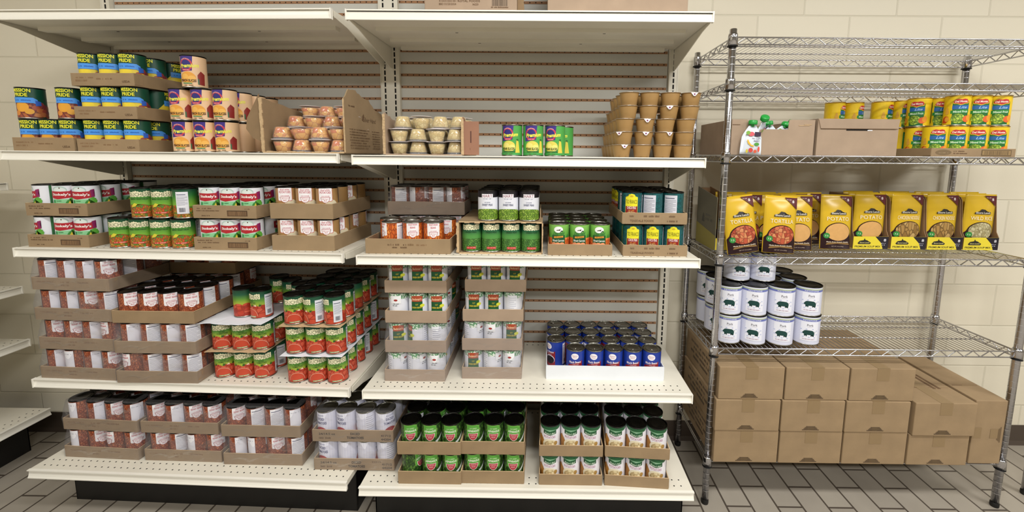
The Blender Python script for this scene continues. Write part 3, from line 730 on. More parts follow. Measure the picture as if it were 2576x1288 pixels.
STEELD = plain('groove_steel', '#d8d8dc', .3, metal=1.)  # one even pale steel for the post grooves
# ------------------------------------------------------------------ the room
def wall_material():
    m, nt, b = newmat('painted_block_wall'); L = nt.links.new
    b.inputs['Roughness'].default_value = .55
    tc = nt.nodes.new('ShaderNodeTexCoord'); mp = nt.nodes.new('ShaderNodeMapping')
    br = nt.nodes.new('ShaderNodeTexBrick'); br.offset = .5; br.offset_frequency = 2; br.squash = 1
    for k, v in (('Scale', 1.), ('Mortar Size', .0045), ('Mortar Smooth', .6), ('Bias', 0.), ('Brick Width', .4064), ('Row Height', .2032)): br.inputs[k].default_value = v
    br.inputs['Color1'].default_value = hexlin('#dfd7c2'); br.inputs['Color2'].default_value = hexlin('#e3dcc8'); br.inputs['Mortar'].default_value = hexlin('#d6cfba')
    n = nt.nodes.new('ShaderNodeTexNoise'); n.inputs['Scale'].default_value = 60; n.inputs['Detail'].default_value = 5
    ad = nt.nodes.new('ShaderNodeMath'); ad.operation = 'MULTIPLY_ADD'; ad.inputs[1].default_value = -1.
    nm = nt.nodes.new('ShaderNodeMath'); nm.operation = 'MULTIPLY'; nm.inputs[1].default_value = .18
    bp = nt.nodes.new('ShaderNodeBump'); bp.inputs['Strength'].default_value = .5; bp.inputs['Distance'].default_value = .003
    L(tc.outputs['UV'], br.inputs['Vector']); L(tc.outputs['Object'], n.inputs['Vector'])
    L(n.outputs['Fac'], nm.inputs[0]); L(br.outputs['Fac'], ad.inputs[0]); L(nm.outputs[0], ad.inputs[2]); L(ad.outputs[0], bp.inputs['Height'])
    L(br.outputs['Color'], b.inputs['Base Color']); L(bp.outputs['Normal'], b.inputs['Normal'])
    return m
def floor_material():
    m, nt, b = newmat('quarry_tile_floor'); L = nt.links.new
    tc = nt.nodes.new('ShaderNodeTexCoord')
    br = nt.nodes.new('ShaderNodeTexBrick'); br.offset = .5; br.offset_frequency = 2
    for k, v in (('Scale', 1.), ('Mortar Size', .0042), ('Mortar Smooth', .2), ('Bias', 0.), ('Brick Width', .206), ('Row Height', .103)): br.inputs[k].default_value = v
    br.inputs['Color1'].default_value = hexlin('#9a9286'); br.inputs['Color2'].default_value = hexlin('#a29a8d'); br.inputs['Mortar'].default_value = hexlin('#4f463d')
    n = nt.nodes.new('ShaderNodeTexNoise'); n.inputs['Scale'].default_value = 9; n.inputs['Detail'].default_value = 6
    mr = nt.nodes.new('ShaderNodeMapRange'); mr.inputs['To Min'].default_value = .86; mr.inputs['To Max'].default_value = 1.1
    mx = nt.nodes.new('ShaderNodeMix'); mx.data_type = 'RGBA'; mx.blend_type = 'MULTIPLY'; mx.inputs['Factor'].default_value = 1
    r2 = nt.nodes.new('ShaderNodeMapRange'); r2.inputs['To Min'].default_value = .38; r2.inputs['To Max'].default_value = .7
    bp = nt.nodes.new('ShaderNodeBump'); bp.invert = True; bp.inputs['Strength'].default_value = .5; bp.inputs['Distance'].default_value = .002
    L(tc.outputs['UV'], br.inputs['Vector']); L(tc.outputs['Object'], n.inputs['Vector']); L(n.outputs['Fac'], mr.inputs['Value']); L(n.outputs['Fac'], r2.inputs['Value'])
    L(br.outputs['Color'], mx.inputs['A']); L(mr.outputs['Result'], mx.inputs['B']); L(mx.outputs['Result'], b.inputs['Base Color']); L(r2.outputs['Result'], b.inputs['Roughness'])
    L(br.outputs['Fac'], bp.inputs['Height']); L(bp.outputs['Normal'], b.inputs['Normal'])
    return m
def uvquad(name, pts, mat, uvf):
    """thick slab whose visible face carries the given UV"""
    me = bpy.data.meshes.new(name); me.from_pydata(pts, [], [(0,3,2,1),(4,5,6,7),(0,1,5,4),(1,2,6,5),(2,3,7,6),(3,0,4,7)])
    uv = me.uv_layers.new(name='UVMap')
    for l in me.loops: uv.data[l.index].uv = uvf(me.vertices[l.vertex_index].co)
    me.materials.append(mat); o = obj(name, me); o['kind'] = 'structure'; return o
def slab(x0, y0, z0, x1, y1, z1): return [(x0,y0,z0),(x1,y0,z0),(x1,y1,z0),(x0,y1,z0),(x0,y0,z1),(x1,y0,z1),(x1,y1,z1),(x0,y1,z1)]
WALLM, FLOORM = wall_material(), floor_material()
YW = .4976; XL = -2.16; XR = 5.2; YF = -5.2; ZC = 2.85
uvquad('wall_back', slab(XL-.1, YW, 0, XR, YW+.1, ZC), WALLM, lambda c: (c.x-(1.8071+.2032)+20*.4064, c.z))
uvquad('wall_left', slab(XL-.1, YF, 0, XL, YW, ZC), WALLM, lambda c: (c.y+8*.4064, c.z))
uvquad('floor', slab(XL-.1, YF, -.05, XR, YW+.1, 0), FLOORM, lambda c: (c.y-.102+20*.206, c.x-1.5175+50*.206))
cm = plain('ceiling_tile', '#a8a59c', .8); FRONTM = plain('far_wall_paint', '#8a8478', .7); uvquad('ceiling', slab(XL-.1, YF, ZC, XR, YW+.1, ZC+.05), cm, lambda c: (c.x, c.y))
BB = plain('baseboard_brown', '#4a3f36', .5)
bb = MB(); bb.prism([(YW, 0), (YW, .100), (YW-.004, .100), (YW-.006, .02), (YW-.014, .0)], XL, XR, 'x', BB); o = bb.build('baseboard_back'); o['kind'] = 'structure'
bb = MB(); bb.box(XL, YF, 0, XL+.006, YW-.014, .1, BB); o = bb.build('baseboard_left'); o['kind'] = 'structure'
uvquad('wall_front', slab(XL-.1, YF-.1, 0, XR, YF, ZC), FRONTM, lambda c: (c.x+8*.4064, c.z))
uvquad('wall_right', slab(XR, YF-.1, 0, XR+.1, YW+.1, ZC), FRONTM, lambda c: (c.y+12*.4064, c.z))

# ------------------------------------------------------------------ shelving
ZS = [1.880, 1.4022, 1.049, .5403, .2048]
W_R, W_L = 1.215, 1.228
gondola('gondola_shelving', 'cream metal store shelving bay between the left bay and the chrome rack', (0, 0, 0), 0, W_R, ZS, -.064, [(W_R, [W_R+.002])], kick=(.02, .03))
LX, LY, LYAW, LZ = -.0496, .003, -.0308, .0039
gx, gy = LX-W_L*math.cos(LYAW), LY-W_L*math.sin(LYAW)
gondola('gondola_shelving', 'cream metal store shelving bay left of centre, holding kidney beans and tomato cans', (gx, gy, 0), LYAW, W_L, [z+LZ for z in ZS], -.0512, [(0, [-.002]), (W_L, [W_L+.003, W_L+.047])], kick=(.05, .05))
# bay along the left wall, seen end on
gl = gondola('gondola_shelving', 'cream shelving bay standing along the left side wall, empty shelves', (-1.700, -.85, 0), PI/2, 1.222, [1.265, .795, .545, .2048], -.052, [(1.222, [1.224])], z1=2.0, kick=(.05, .05))

# ------------------------------------------------------------------ left bay, base deck
ZL = [z+LZ for z in ZS]
stack('kidney', 'far left stack, base deck', '', -1.215, .063, ZL[4], -.045, 4, 4, 2, prn='faint', faces=['BFCF', 'BWFW'], film=(0, 1), shifts=[(0, 0), (.008, 0)], seed=2)
stack('kidney', 'second stack, base deck', '', -.885, .050, ZL[4], -.02, 4, 4, 2, prn='faint', faces=['FNBF', 'FWFF'], film=(0, 1), shifts=[(0, 0), (-.004, 0)], seed=3)
stack('kidney', 'stack beside diced tomatoes', '', -.564, .035, ZL[4], -.007, 4, 4, 2, faces=['WBFN', 'FNNW'], film=(0, 1), seed=4)
stack('btom', 'stack across the gap', '', -.202, .015, ZL[4], 0, 4, 4, 2, prn='btom', faces=['CBBN', 'CCNF'], base=.35, film=(0, 1), seed=5)
# left bay, third shelf down
Z = ZL[3]
stack('kidney', 'far left stack, fourth shelf', '', -1.253, .053, Z, -.05, 4, 3, 4, prn='faint', faces=['WBWF', 'FFWC', 'WWFN', 'NWWF'], film=(0, 1, 2, 3), shifts=[(0, 0), (.010, 0), (.014, -.004), (.020, -.006)], seed=6)
stack('kidney', 'second stack, fourth shelf', '', -.933, .026, Z, 0, 4, 3, 3, faces=['CNNN', 'WNWN', 'FFFF'], film=(0, 1), shifts=[(0, 0), (.004, 0), (.008, 0)], seed=7)
stack('kidney', 'rear stack on the fourth shelf', '', -.950, .272, Z, 0, 4, 2, 4, faces=['FNFN', 'WNWF', 'FNFN', 'NFNF'], seed=9)
def loose(kind, words, pts, cat='can', group=None):
    for (x, y, z, rot, where) in pts:
        can(kind, x, y, z, rot+az(x, y), '%s can %s' % (KINDS[kind][1], where), group or KINDS[kind][1]+' cans '+words, cat)
def sheet(x0, y0, x1, y1, z, mat, label, name='cardboard_sheet', cat='sheet', yaw=0., wave=.0015, t=.0012):
    b = MB(); nx, ny = 14, 8; rg = random.Random(int(abs(x0)*1000)); vs = []; 
    for top in (0, 1):
        for j in range(ny+1):
            for i in range(nx+1):
                u, v = i/nx, j/ny; e = (wave*math.sin(u*9+v*4)*(1 if v < .15 or u > .9 else .15))
                vs.append((x0+(x1-x0)*u+rg.uniform(-1, 1)*.0015*(i in (0, nx)), y0+(y1-y0)*v+rg.uniform(-1, 1)*.002*(j in (0, ny)), z+t*top+max(0, e)))
    n = (nx+1)*(ny+1); fs = []
    for j in range(ny):
        for i in range(nx):
            a = j*(nx+1)+i; q = (a, a+1, a+nx+2, a+nx+1); fs.append(tuple(k+n for k in q)); fs.append(q[::-1])
    edge = [i for i in range(nx)]+[nx+j*(nx+1) for j in range(ny)]+[n-1-i for i in range(nx)]+[(ny-j)*(nx+1) for j in range(ny)]
    for k in range(len(edge)): a, c = edge[k], edge[(k+1) % len(edge)]; fs.append((a, c, c+n, a+n))
    b.add(vs, fs, mat); o = b.build(name); return tag(o, label, cat)
def block(kind, words, x0, y0, z0, nx, ny, tiers, pitch, tierh, faces, base=0., seed=1, rows=None):
    """cans stacked straight on sheets, no trays; x0,y0 is the centre of the front left can"""
    rg = random.Random(seed); kw = KINDS[kind][1]
    for k in range(tiers):
        for j in range(ny):
            for i in range(nx):
                if k < tiers-1 and j > 0 and 0 < i < nx-1: continue
                tn = tiername(k, tiers)
                can(kind, x0+pitch*i+rg.uniform(-.0004, .0004), y0+pitch*j, z0+k*tierh, (FACE[faces[k][i]] if j == 0 else rg.choice((0, 0, FACE['N'], FACE['C'])))+base+az(x0+pitch*i, y0+pitch*j)+rg.uniform(-.12, .12),
                    '%s can, %s, %s, %s tier, %s' % (kw, ROWN[j], colname(i, nx), tn, words), kw+' cans of '+words)
block('dtom', 'left tomato block', -.575, .100, Z, 3, 4, 2, .0765, .1135, ['FFF', 'FFF'], base=-.25, seed=3)
sheet(-.615, .050, -.385, .37, Z+.1117, CARD_EDGE, 'brown cardboard sheet between the two tiers of the left tomato block')
sheet(-.628, .040, -.385, .375, Z+.2252, PAPER, 'white paper sheet lying on top of the left tomato block', 'paper_sheet', 'paper', wave=.004, t=.0008)
zt = Z+.2275
loose('dtom', 'on the white paper', [(-.515, .140, zt, FACE['W']*.75, 'on the white paper sheet, at its left'), (-.437, .125, zt, FACE['C']*.9, 'on the white paper sheet, front right'),
    (-.470, .290, zt, .2, 'on the white paper, rear left, mostly hidden'), (-.392, .250, zt, .3, 'on the white paper, rear, second from right'), (-.345+.02, .205, zt, -.2, 'on the white paper, right edge, logo facing front')])
block('dtom', 'right tomato block', -.273, .072, Z, 3, 5, 3, .0752, .1145, ['FFF', 'FFF', 'FCC'], base=-.2, seed=5)
for k, mt in ((0, PAPER), (1, CARD_EDGE)):
    sheet(-.315, .025, -.080, .415, Z+.1117+.1145*k, mt, '%s sheet between the %s tiers of the right tomato block' % (('white', 'lower two') if k == 0 else ('brown cardboard', 'upper two')), wave=.0008)
# centre bay, fourth shelf
Z = ZS[3]
stack('gbean', 'left green bean stack', '', .059, .067, Z, .005, 3, 4, 4, mat=CARD2, faces=['XXW', 'FCN', 'WFF', 'FFF'], base=-.15, film=(0, 1), shifts=[(0, 0), (.006, 0), (.010, 0), (.012, 0)], seed=12)
stack('gbean', 'right green bean stack', '', .351, .091, Z, .01, 3, 4, 4, mat=CARD2, faces=['FXW', 'XWF', 'FFN', 'FFF'], base=-.12, film=(0, 1), shifts=[(0, 0), (.002, 0), (.006, 0), (.016, 0)], seed=13)
stack('bbean', 'white tray of black beans', '', .678, .096, Z, -.003, 6, 4, 1, mat=CARD_WHITE, faces=['FFFFFF'], base=-.03, hs=.055, seed=14, jit=.1, pitch=.0752)
# centre bay, base deck
Z = ZS[4]
stack('asp', 'left asparagus stack', '', .139, -.042, Z, .0, 3, 4, 2, faces=['BFF', 'FFF'], base=-.15, hs=.049, seed=31)
stack('asp', 'right asparagus stack', '', .369, -.036, Z, .0, 3, 4, 2, faces=['FFF', 'FFF'], base=-.05, hs=.049, seed=32, shifts=[(0, 0), (.001, 0)])
stack('mmaid', 'left green-ribbon potato stack', '', .655, -.038, Z, .0, 3, 4, 2, faces=['FFF', 'FFF'], base=-.02, hs=.042, seed=33, tierh=.115)
stack('mmaid', 'right green-ribbon potato stack', '', .896, -.036, Z, -.06, 3, 4, 2, faces=['FFF', 'FFF'], base=.05, hs=.042, seed=34, tierh=.115, shifts=[(0, 0), (-.002, 0)])
# left bay, third shelf
Z = ZL[2]
stack('corn', 'far left white corn stack', '', -1.244, .062, Z, -.014, 3, 4, 2, prn='corn', faces=['CFF', 'CFF'], base=-.45, seed=15, shifts=[(0, 0), (.008, 0)])
block('mixveg', 'mixed vegetable block', -.915, .088, Z, 4, 3, 1, .0775, .117, ['FFFF'], base=-.4, seed=6)
for j in range(3):
    for i, f in enumerate((0, 0, FACE['N']*.85)):
        can('mixveg', -.822+.0775*i, .088+.0765*j, Z+.1122, (f if j == 0 else 0)-.4+az(-.822+.0775*i, .088), 'mixed vegetable can, %s, %s, upper tier of the tray-less block' % (ROWN[j], colname(i, 3)), 'upper tier of mixed vegetable cans')
stack('corn', 'second white corn stack', '', -.610, .044, Z, -.008, 3, 4, 2, prn='corn', faces=['FFF', 'FFF'], base=-.32, seed=16, shifts=[(0, 0), (.006, 0)])
stack('dpot', 'diced potato stack', '', -.329, .051, Z, -.02, 3, 4, 2, faces=['FFF', 'FFF'], base=-.2, hs=.055, seed=17)
# centre bay, third shelf
Z = ZS[2]
tr = obj('cardboard_tray', tray_mesh(.304, .165, .054, CARD, seed=3), None, (.022, .030, Z), .01); obj('printed_text', print_tray('vegbean', .304, .054), tr)
tag(tr, 'wide brown cardboard tray with faint print holding vegetarian beans', 'tray')
for j, row in enumerate(((.106, .182, .258), (.070, .146, .222, .294))):
    for i, x in enumerate(row):
        if j == 1 and i == 3: x = .2865
        can('vegbean', x, .072+j*.0765, Z+.0028, (FACE['N']*.55 if i == 0 and j == 0 else -.05)+az(x, .07), 'orange vegetarian bean can, %s, %s, in the wide tray' % (ROWN[j], colname(i, len(row))), 'vegetarian bean cans in the wide tray')
stack('kidney', 'wrapped stack behind orange beans', '', .040, .205, Z, .01, 4, 2, 2, faces=['NFNF', 'NBNB'], film=(0, 1), mat=CARD2, hs=.052, seed=18, tierh=.1175)
# open-front carton of peas with sweet peas on top
bx = MB(); w_, d_, h_, t_ = .306, .330, .1165, .004
bx.box(0, 0, 0, w_, d_, .003, CARD); bx.box(0, .003, .003, t_, d_, h_, CARD); bx.box(w_-t_, .003, .003, w_, d_, h_, CARD); bx.box(t_, d_-t_, .003, w_-t_, d_, h_, CARD)
bx.box(0, .004, h_, w_, d_, h_+.003, CARD)
rg = random.Random(4); xs = [t_+(w_-2*t_)*i/16 for i in range(17)]
for i in range(16):
    h1, h2 = .003+rg.uniform(.001, .006), 0
    bx.box(xs[i], -.002, .0, xs[i+1], .001, .004+rg.uniform(0, .003), CARD_EDGE); bx.box(xs[i], .0+rg.uniform(-.003, .002), h_-.001-rg.uniform(0, .004), xs[i+1], .010, h_+.003, CARD_EDGE)
for z in range(10): bx.box(-.004-rg.uniform(0, .003), -.003, .004+z*.011, .003, .002, .015+z*.011, CARD_EDGE); bx.box(w_-.003, -.003, .004+z*.011, w_+rg.uniform(0, .002), .002, .015+z*.011, CARD_EDGE)
o = bx.build('torn_carton', None, (.353, .045, Z), .004); tag(o, 'brown carton with torn open front full of dark green pea cans', 'carton')
for j in range(3):
    for i in range(4):
        if j == 2 and 0 < i < 3: continue
        can('dpea', .395+.0735*i, .045+.045+.0755*j, Z+.0032, -.1+.05*i+az(.395+.0735*i, .09), 'dark green pea can, %s, %s, inside the torn carton' % (ROWN[j], colname(i, 4)), 'dark green pea cans in the torn carton')
for j in range(4):
    for i in range(3): can('hart', .4565+.0755*i, .088+.0752*j, Z+.1198, -.08+.03*i+az(.4565+.0755*i, .09), 'black-topped sweet pea can, %s, %s, on the torn carton' % (ROWN[j], colname(i, 3)), 'sweet pea cans on the torn carton')
fl = MB(); fl.box(.648, .12, Z+.1200, .651, .26, Z+.158, CARD_EDGE); o = fl.build('cardboard_flap'); tag(o, 'small upright cardboard flap right of the sweet pea cans', 'cardboard')
stack('carrot', 'sliced carrot tray', '', .679, .034, Z, 0, 3, 4, 1, faces=['FFF'], hs=.040, base=-.02, seed=19)
stack('chick', 'chick pea stack', '', .949, .036, Z, .0, 3, 4, 2, prn='chick', faces=['FFF', 'FNN'], hs=.040, base=.02, seed=20, shifts=[(0, 0), (-.006, 0)])
# left bay, second shelf (eye level)
Z = ZL[1]
stack('mission', 'far left tray of peaches', '', -1.250, .062, Z, -.03, 3, 4, 1, prn='usda', faces=['FFF'], base=-.5, hs=.047, seed=21)
loose('mission', 'on the far left tray', [(-1.215, .105, Z+.1145, -.6, 'standing on the far left peach cans, left one'), (-1.068, .105, Z+.1145, -.45, 'standing on the far left peach cans, right one')])
stack('mixfruit', 'three-tray fruit stack', '', -1.010, .056, Z, -.03, 3, 4, 3, prn='usda', faces=['FFF', 'FFF', 'FFF'], base=-.5, hs=.043, seed=22, shifts=[(0, 0), (.004, 0), (.006, 0)], tierh=.1145)
block('ppeach', 'peach slice block', -.648, .092, Z, 3, 4, 2, .0775, .1125, ['FFF', 'FFF'], base=-.5, seed=8)
loose('ppeach', 'alone on top', [(-.590, .085, Z+.2252, -.5, 'standing alone on top of the peach slice block')])
# ------------------------------------------------------------------ cups and their boxes
CLEARP = None
def clear_plastic():
    m, nt, b = newmat('clear_cup_plastic')
    b.inputs['Base Color'].default_value = (1, 1, 1, 1); b.inputs['Roughness'].default_value = .06; b.inputs['Alpha'].default_value = .13
    b.inputs['Specular IOR Level'].default_value = .9
    return m
CLEARP = clear_plastic()
FR_O = pieces('orange_fruit_cubes', ['#d98a38', '#e2a84c', '#cc6c34', '#e6b35c'], 60, '#b8702c', edgew=.08, rough=.15)
FR_Y = pieces('pear_cubes', ['#cdb878', '#d8c68c', '#bda663', '#c9ae6c'], 75, '#b09658', edgew=.08, rough=.15)
RIM = plain('cup_rim_film', '#e6dee0', .6)
def cup_mesh(fruit, up):
    """one ribbed fruit cup; up=True rim at the top, else upside down"""
    H, r0, r1 = .044, .0235, .034
    def prof(r, e): return [(r0-.003-e, .0+e), (r0-e, .003+e), (r0+.004-e, .018), (r0+.008-e, .034), (r1-.004-e, .042)]
    def flip(p): return [(r, H-z) for r, z in p][::-1] if not up else p
    o = MB(); pr = prof(0, 0)
    o.lathe(flip([(0, 0)]+pr+[(r1-.002, .0425)]), CLEARP, 30)
    n0 = len(o.v)
    for i, (x, y, z) in enumerate(o.v):     # fluted shoulder
        r = math.hypot(x, y); zz = z if up else H-z
        if r > .02 and zz < .030:
            a = math.atan2(y, x); k = 1+.03*math.cos(10*a)*(1-zz/.03); o.v[i] = (x*k, y*k, z)
    body = o.mesh('fruit_cup')
    f = MB(); f.lathe(flip([(0, .0015)]+[(r-.0016, z+.001) for r, z in pr[:-1]]+[(r1-.007, .037), (0, .037)]), fruit, 24); fm = f.mesh('fruit')
    rm = MB(); rm.lathe(flip([(0, .0425), (r1+.003, .0425), (r1+.003, .0437), (0, .0437)]), RIM, 30); rim = rm.mesh('rim')
    return body, fm, rim
_CUP = {}
def cup(fruit, up, x, y, z, label, group, rot=0.):
    k = (fruit.name, up)
    if k not in _CUP:
        b, f, r = cup_mesh(fruit, up); o = obj('fruit_cup', b); obj('fruit', f, o); obj('rim', r, o); _CUP[k] = o
    else: o = copy_tree(_CUP[k])
    o.location = (x, y, z); o.rotation_euler = (0, 0, rot); return tag(o, label, 'cup', group)
def cupgrid(fruit, words, x0, y0, z0, cols, pat, starts, dep, pitch=.068, lh=.0445, group=''):
    for k, row in enumerate(pat):
        for i, c in enumerate(row):
            if c == ' ': continue
            for j in range(dep[k]):
                up = (c == 'U') == (j % 2 == 0)
                lab = '%s cup%s, %s layer, %s, %s' % (words, '' if up else ' turned upside down', ['lowest', 'second', 'third', 'fourth'][k], ROWN[j], colname(i, len(row)))
                cup(fruit, up, x0+pitch*i+starts[k][0], y0+starts[k][1]+pitch*j, z0+k*lh, lab, group, RNG.uniform(0, 1))
def torn(pts, n, amp, seed):
    rg = random.Random(seed); out = []
    for (a, b) in zip(pts, pts[1:]):
        for i in range(n): t = i/n; out.append((a[0]+(b[0]-a[0])*t+rg.uniform(-amp, amp), a[1]+(b[1]-a[1])*t+rg.uniform(-amp, amp)))
    return out+[pts[-1]]
ZB = ZS[1]+.002
# orange fruit box: side walls tall, front torn away
g = MB()
g.box(0, 0, 0, .290, .34, .003, CARD_IN)
lw = [(0, .003), (.34, .003), (.34, .15)]+torn([(.34, .150), (.18, .168), (.0, .188)], 6, .002, 3)
g.prism([(y, z) for y, z in lw], 0, .0035, 'x', CARD)
rw = [(0, .003), (.34, .003), (.34, .150)]+torn([(.34, .150), (.30, .168), (.25, .176), (.20, .206), (.14, .212), (.09, .226), (.04, .222), (.0, .187)], 3, .003, 5)
g.prism([(y, z) for y, z in rw], .2865, .290, 'x', CARD)
g.box(.0035, .336, .003, .2865, .34, .15, CARD_IN)
rg = random.Random(3)
for i in range(18): g.box(-.002-rg.uniform(0, .002), -.003, .003+i*.0102, .005+rg.uniform(0, .003), .001, .0135+i*.0102, CARD_EDGE); g.box(.287, -.002, .003+i*.0102, .2905+rg.uniform(0, .001), .001, .0135+i*.0102, CARD_EDGE)
for i in range(20): g.box(.004+i*.0141, -.005-rg.uniform(0, .004), 0, .0185+i*.0141, .003, .004+rg.uniform(0, .003), CARD_EDGE)
gb = g.build('open_carton', None, (-.318, .020, ZB+.0025), -.012); tag(gb, 'tall open-front cardboard carton with torn sides holding orange fruit cups', 'carton')
a = Art(None); a.scribble(.03, .165, .05, .006, CARDINK, 2); a.text('Silver Hand', .20, .120, .018, CARDINK, w=.11, shear=.2, bold=0); a.poly([(.135, .125), (.14, .14), (.15, .15), (.155, .14), (.146, .122)], CARDINK)
for i in range(8): a.scribble(.035, .085-i*.0095, .16-(i % 3)*.015, .004, CARDINK, i+3); a.scribble(.22, .085-i*.0095, .07, .004, CARDINK, i+30)
o = obj('printed_text', a.mesh('printed_text'), gb, (.2903, 0, 0), PI/2)
fl = MB(); fl.prism([(0, .02), (0, .182), (-.012, .160), (-.046, .100), (-.052, .062), (-.030, .030)], 0, .003, 'y', CARD_IN); 
o = fl.build('side_flap', gb, (-.004, .002, .02), 0)
cupgrid(FR_O, 'orange fruit', -.271, .060, ZB+.0058, 4, ['UIUI', 'IUIU', 'IUIU', 'UIU '], [(0, 0), (.0, .0), (.006, .075), (.018, .15)], [4, 4, 3, 2], pitch=.0675, group='orange fruit cups in the left carton')
# pear cube box
g = MB(); g.box(0, 0, 0, .275, .26, .003, CARD_IN)
g.prism([(0, .003), (.26, .003), (.26, .11)]+torn([(.26, .115), (.10, .125), (.0, .145)], 6, .003, 8), 0, .0035, 'x', CARD2)
g.prism([(0, .003), (.24, .003), (.24, .10)]+torn([(.24, .112), (.06, .120), (.0, .132)], 6, .003, 9), .2715, .275, 'x', CARD_RED)
g.box(.0035, .256, .003, .2715, .26, .11, CARD_IN)
for i in range(13): g.box(-.003-rg.uniform(0, .002), -.003, .003+i*.0105, .004, .001, .014+i*.0105, CARD_EDGE); g.box(.268-rg.uniform(0, .002), -.003, .003+i*.0095, .276, .001, .0125+i*.0095, CARD_EDGE)
for i in range(18): g.box(.004+i*.0148, -.004-rg.uniform(0, .003), 0, .0192+i*.0148, .003, .004+rg.uniform(0, .002), CARD2)
pb = g.build('open_carton', None, (.107, .020, ZS[1]+.0005), 0); tag(pb, 'low open-front cardboard carton with reddish side holding pear cube cups', 'carton')
f2 = MB(); f2.box(0, 0, .003, .052, .003, .118, CARD_RED); f2 = f2.build('side_flap', pb, (.276, .0, 0), .12)
a = Art(None); a.rect(.022, .045, .026, .085, '#5c3a30'); a.scribble(.016, .02, .006, .007, '#5c3a30', 2); o = obj('printed_text', a.mesh('printed_text'), f2, (0, -.0004, 0))
cupgrid(FR_Y, 'pear cube', .148, .055, ZS[1]+.004, 4, ['UIUI', 'UIUI', 'IUII'], [(0, 0), (0, 0), (.010, .012)], [3, 3, 3], pitch=.0665, group='pear cube cups in the right carton')
loose('ppear', 'on the second shelf', [(.545, .088, ZS[1]+.0005, -.3, 'leftmost of the pear slice cans'), (.6215, .088, ZS[1]+.0005, -.05, 'in the middle of the three front pear slice cans'), (.700, .098, ZS[1]+.0005, -.3, 'at the right of the three front pear slice cans'), (.735, .170, ZS[1]+.0005, -.5, 'half hidden behind the right pear slice can')])
# applesauce cups
SAUCE = plain('applesauce_brown', '#a3804e', .42, noise=.08, nscale=18); FOIL = plain('foil_lid', '#d4cfc8', .22, metal=.6); TABM = plain('white_pull_tab', '#eeeaf0', .4)
def sauce_mesh():
    o = MB(); o.lathe([(0, 0), (.0245, 0), (.0265, .002), (.0295, .022), (.0325, .038), (.0325, .0425), (.0350, .0425), (.0350, .0435)], SAUCE, 30); body = o.mesh('applesauce_cup')
    l = MB(); l.lathe([(.0352, .0433), (.0352, .0440), (0, .0440)], FOIL, 30); lid = l.mesh('foil_lid')
    t = Art(None); t.poly([(-.012, .0425), (.012, .0425), (.008, .037), (.003, .031), (-.003, .031), (-.008, .037)], TABM); t.ell(0, .037, .003, .0028, '#7a2f5a'); tm = t.mesh('pull_tab')
    return body, lid, tm
sb, sl, st = sauce_mesh(); proto = None
sh = [(0, 0), (.004, 0), (.008, .003), (.018, .002), (.020, -.003)]
tabs = {(0, 0): .1, (1, 1): .0, (1, 2): .3, (2, 1): 0., (3, 2): -.2, (4, 3): .0, (1, 0): -.6}
for k in range(5):
    for j in range(5):
        for i in range(4):
            if j > 0 and 0 < i < 3 and k < 4: continue
            if k == 4 and j == 4: continue
            if proto is None: c = proto = obj('applesauce_cup', sb); obj('foil_lid', sl, c)
            else: c = copy_tree(proto) if True else None
            c.location = (.936+.0715*i+sh[k][0], .055+.0715*j+sh[k][1], ZS[1]+.0005+k*.0445)
            for q in list(c.children):
                if q.name.startswith('pull_tab'): bpy.data.objects.remove(q)
            if j == 0 and (k, i) in tabs: obj('pull_tab', st, c, (.0349*math.sin(tabs[(k, i)]), -.0349*math.cos(tabs[(k, i)])*1.01, 0), tabs[(k, i)])
            tag(c, 'brown applesauce cup%s, %s layer, %s, %s' % (' with white pull tab' if j == 0 and (k, i) in tabs else '', ['lowest', 'second', 'third', 'fourth', 'top'][k], ROWN[j], colname(i, 4)), 'cup', 'applesauce cups stacked five high')
# ------------------------------------------------------------------ cartons on the top shelf
def carton(name, w, d, h, loc, rz, label, mat=CARD, seam=True, tape=None, mark=False, group=None, art=None, side_art=None, cat='carton'):
    b = MB(); b.box(0, 0, 0, w, d, h, mat)
    o = b.build(name, None, loc, rz); bevel(o, .0025, 2); tag(o, label, cat, group)
    if tape:
        t = MB(); c = w*tape; t.box(c-.024, -.0006, h-.05, c+.024, .0, h+.0006, TAPE); t.box(c-.024, -.0006, h, c+.024, d*.98, h+.0007, TAPE); t.build('packing_tape', o)
    if seam:
        s = MB(); s.box(.01, d*.30, h, w*.42, d*.30+.0025, h+.0008, CARDINK); s.box(w*.42, d*.30, h, w-.01, d*.30+.002, h+.0006, CARD_IN); s.build('flap_seam', o)
    if mark:
        a = Art(None); cx = w*.48; mk = '#5c4a35'
        for i, (ww, z) in enumerate(((.066, .006), (.054, .0105), (.046, .015), (.036, .0195))): a.rect(cx-ww/2, z, cx+ww/2, z+.0042, mk)
        a.lines(cx-.012, .007, cx+.014, .022, 4, '#8a7450', .0006); obj('printed_stamp', a.mesh('printed_stamp'), o)
    if art: obj('printed_text', art, o)
    if side_art: obj('side_print', side_art, o, (-.0002, d, 0), -PI/2)
    return o
a = Art(None); a.text('4150/31033 001', .078, .036, .007, CARDINK, w=.058); a.text('BBD 01/23/2024', .078, .026, .007, CARDINK, w=.058); a.scribble(.05, .046, .06, .006, CARDINK, 4); a.text('ROYAL FOODS', .150, .036, .0075, CARDINK, w=.075); a.text('36223', .172, .026, .006, CARDINK, w=.02); a.barcode(.228, .024, .052, .05, '#5a4834'); a.scribble(.225, .018, .058, .004, CARDINK, 5)
carton('cardboard_carton', .312, .30, .24, (.253, .035, ZS[0]+.0005), 0, 'brown cardboard carton with barcode on the top shelf, left of the plain one', CARD2, art=a.mesh('printed_text'))
b = MB(); b.prism([(0, 0), (.024, 0), (.012, .24), (0, .24)], 0, .003, 'y', CARD_IN); b.build('side_flap', bpy.data.objects['cardboard_carton'], (.313, .01, 0))
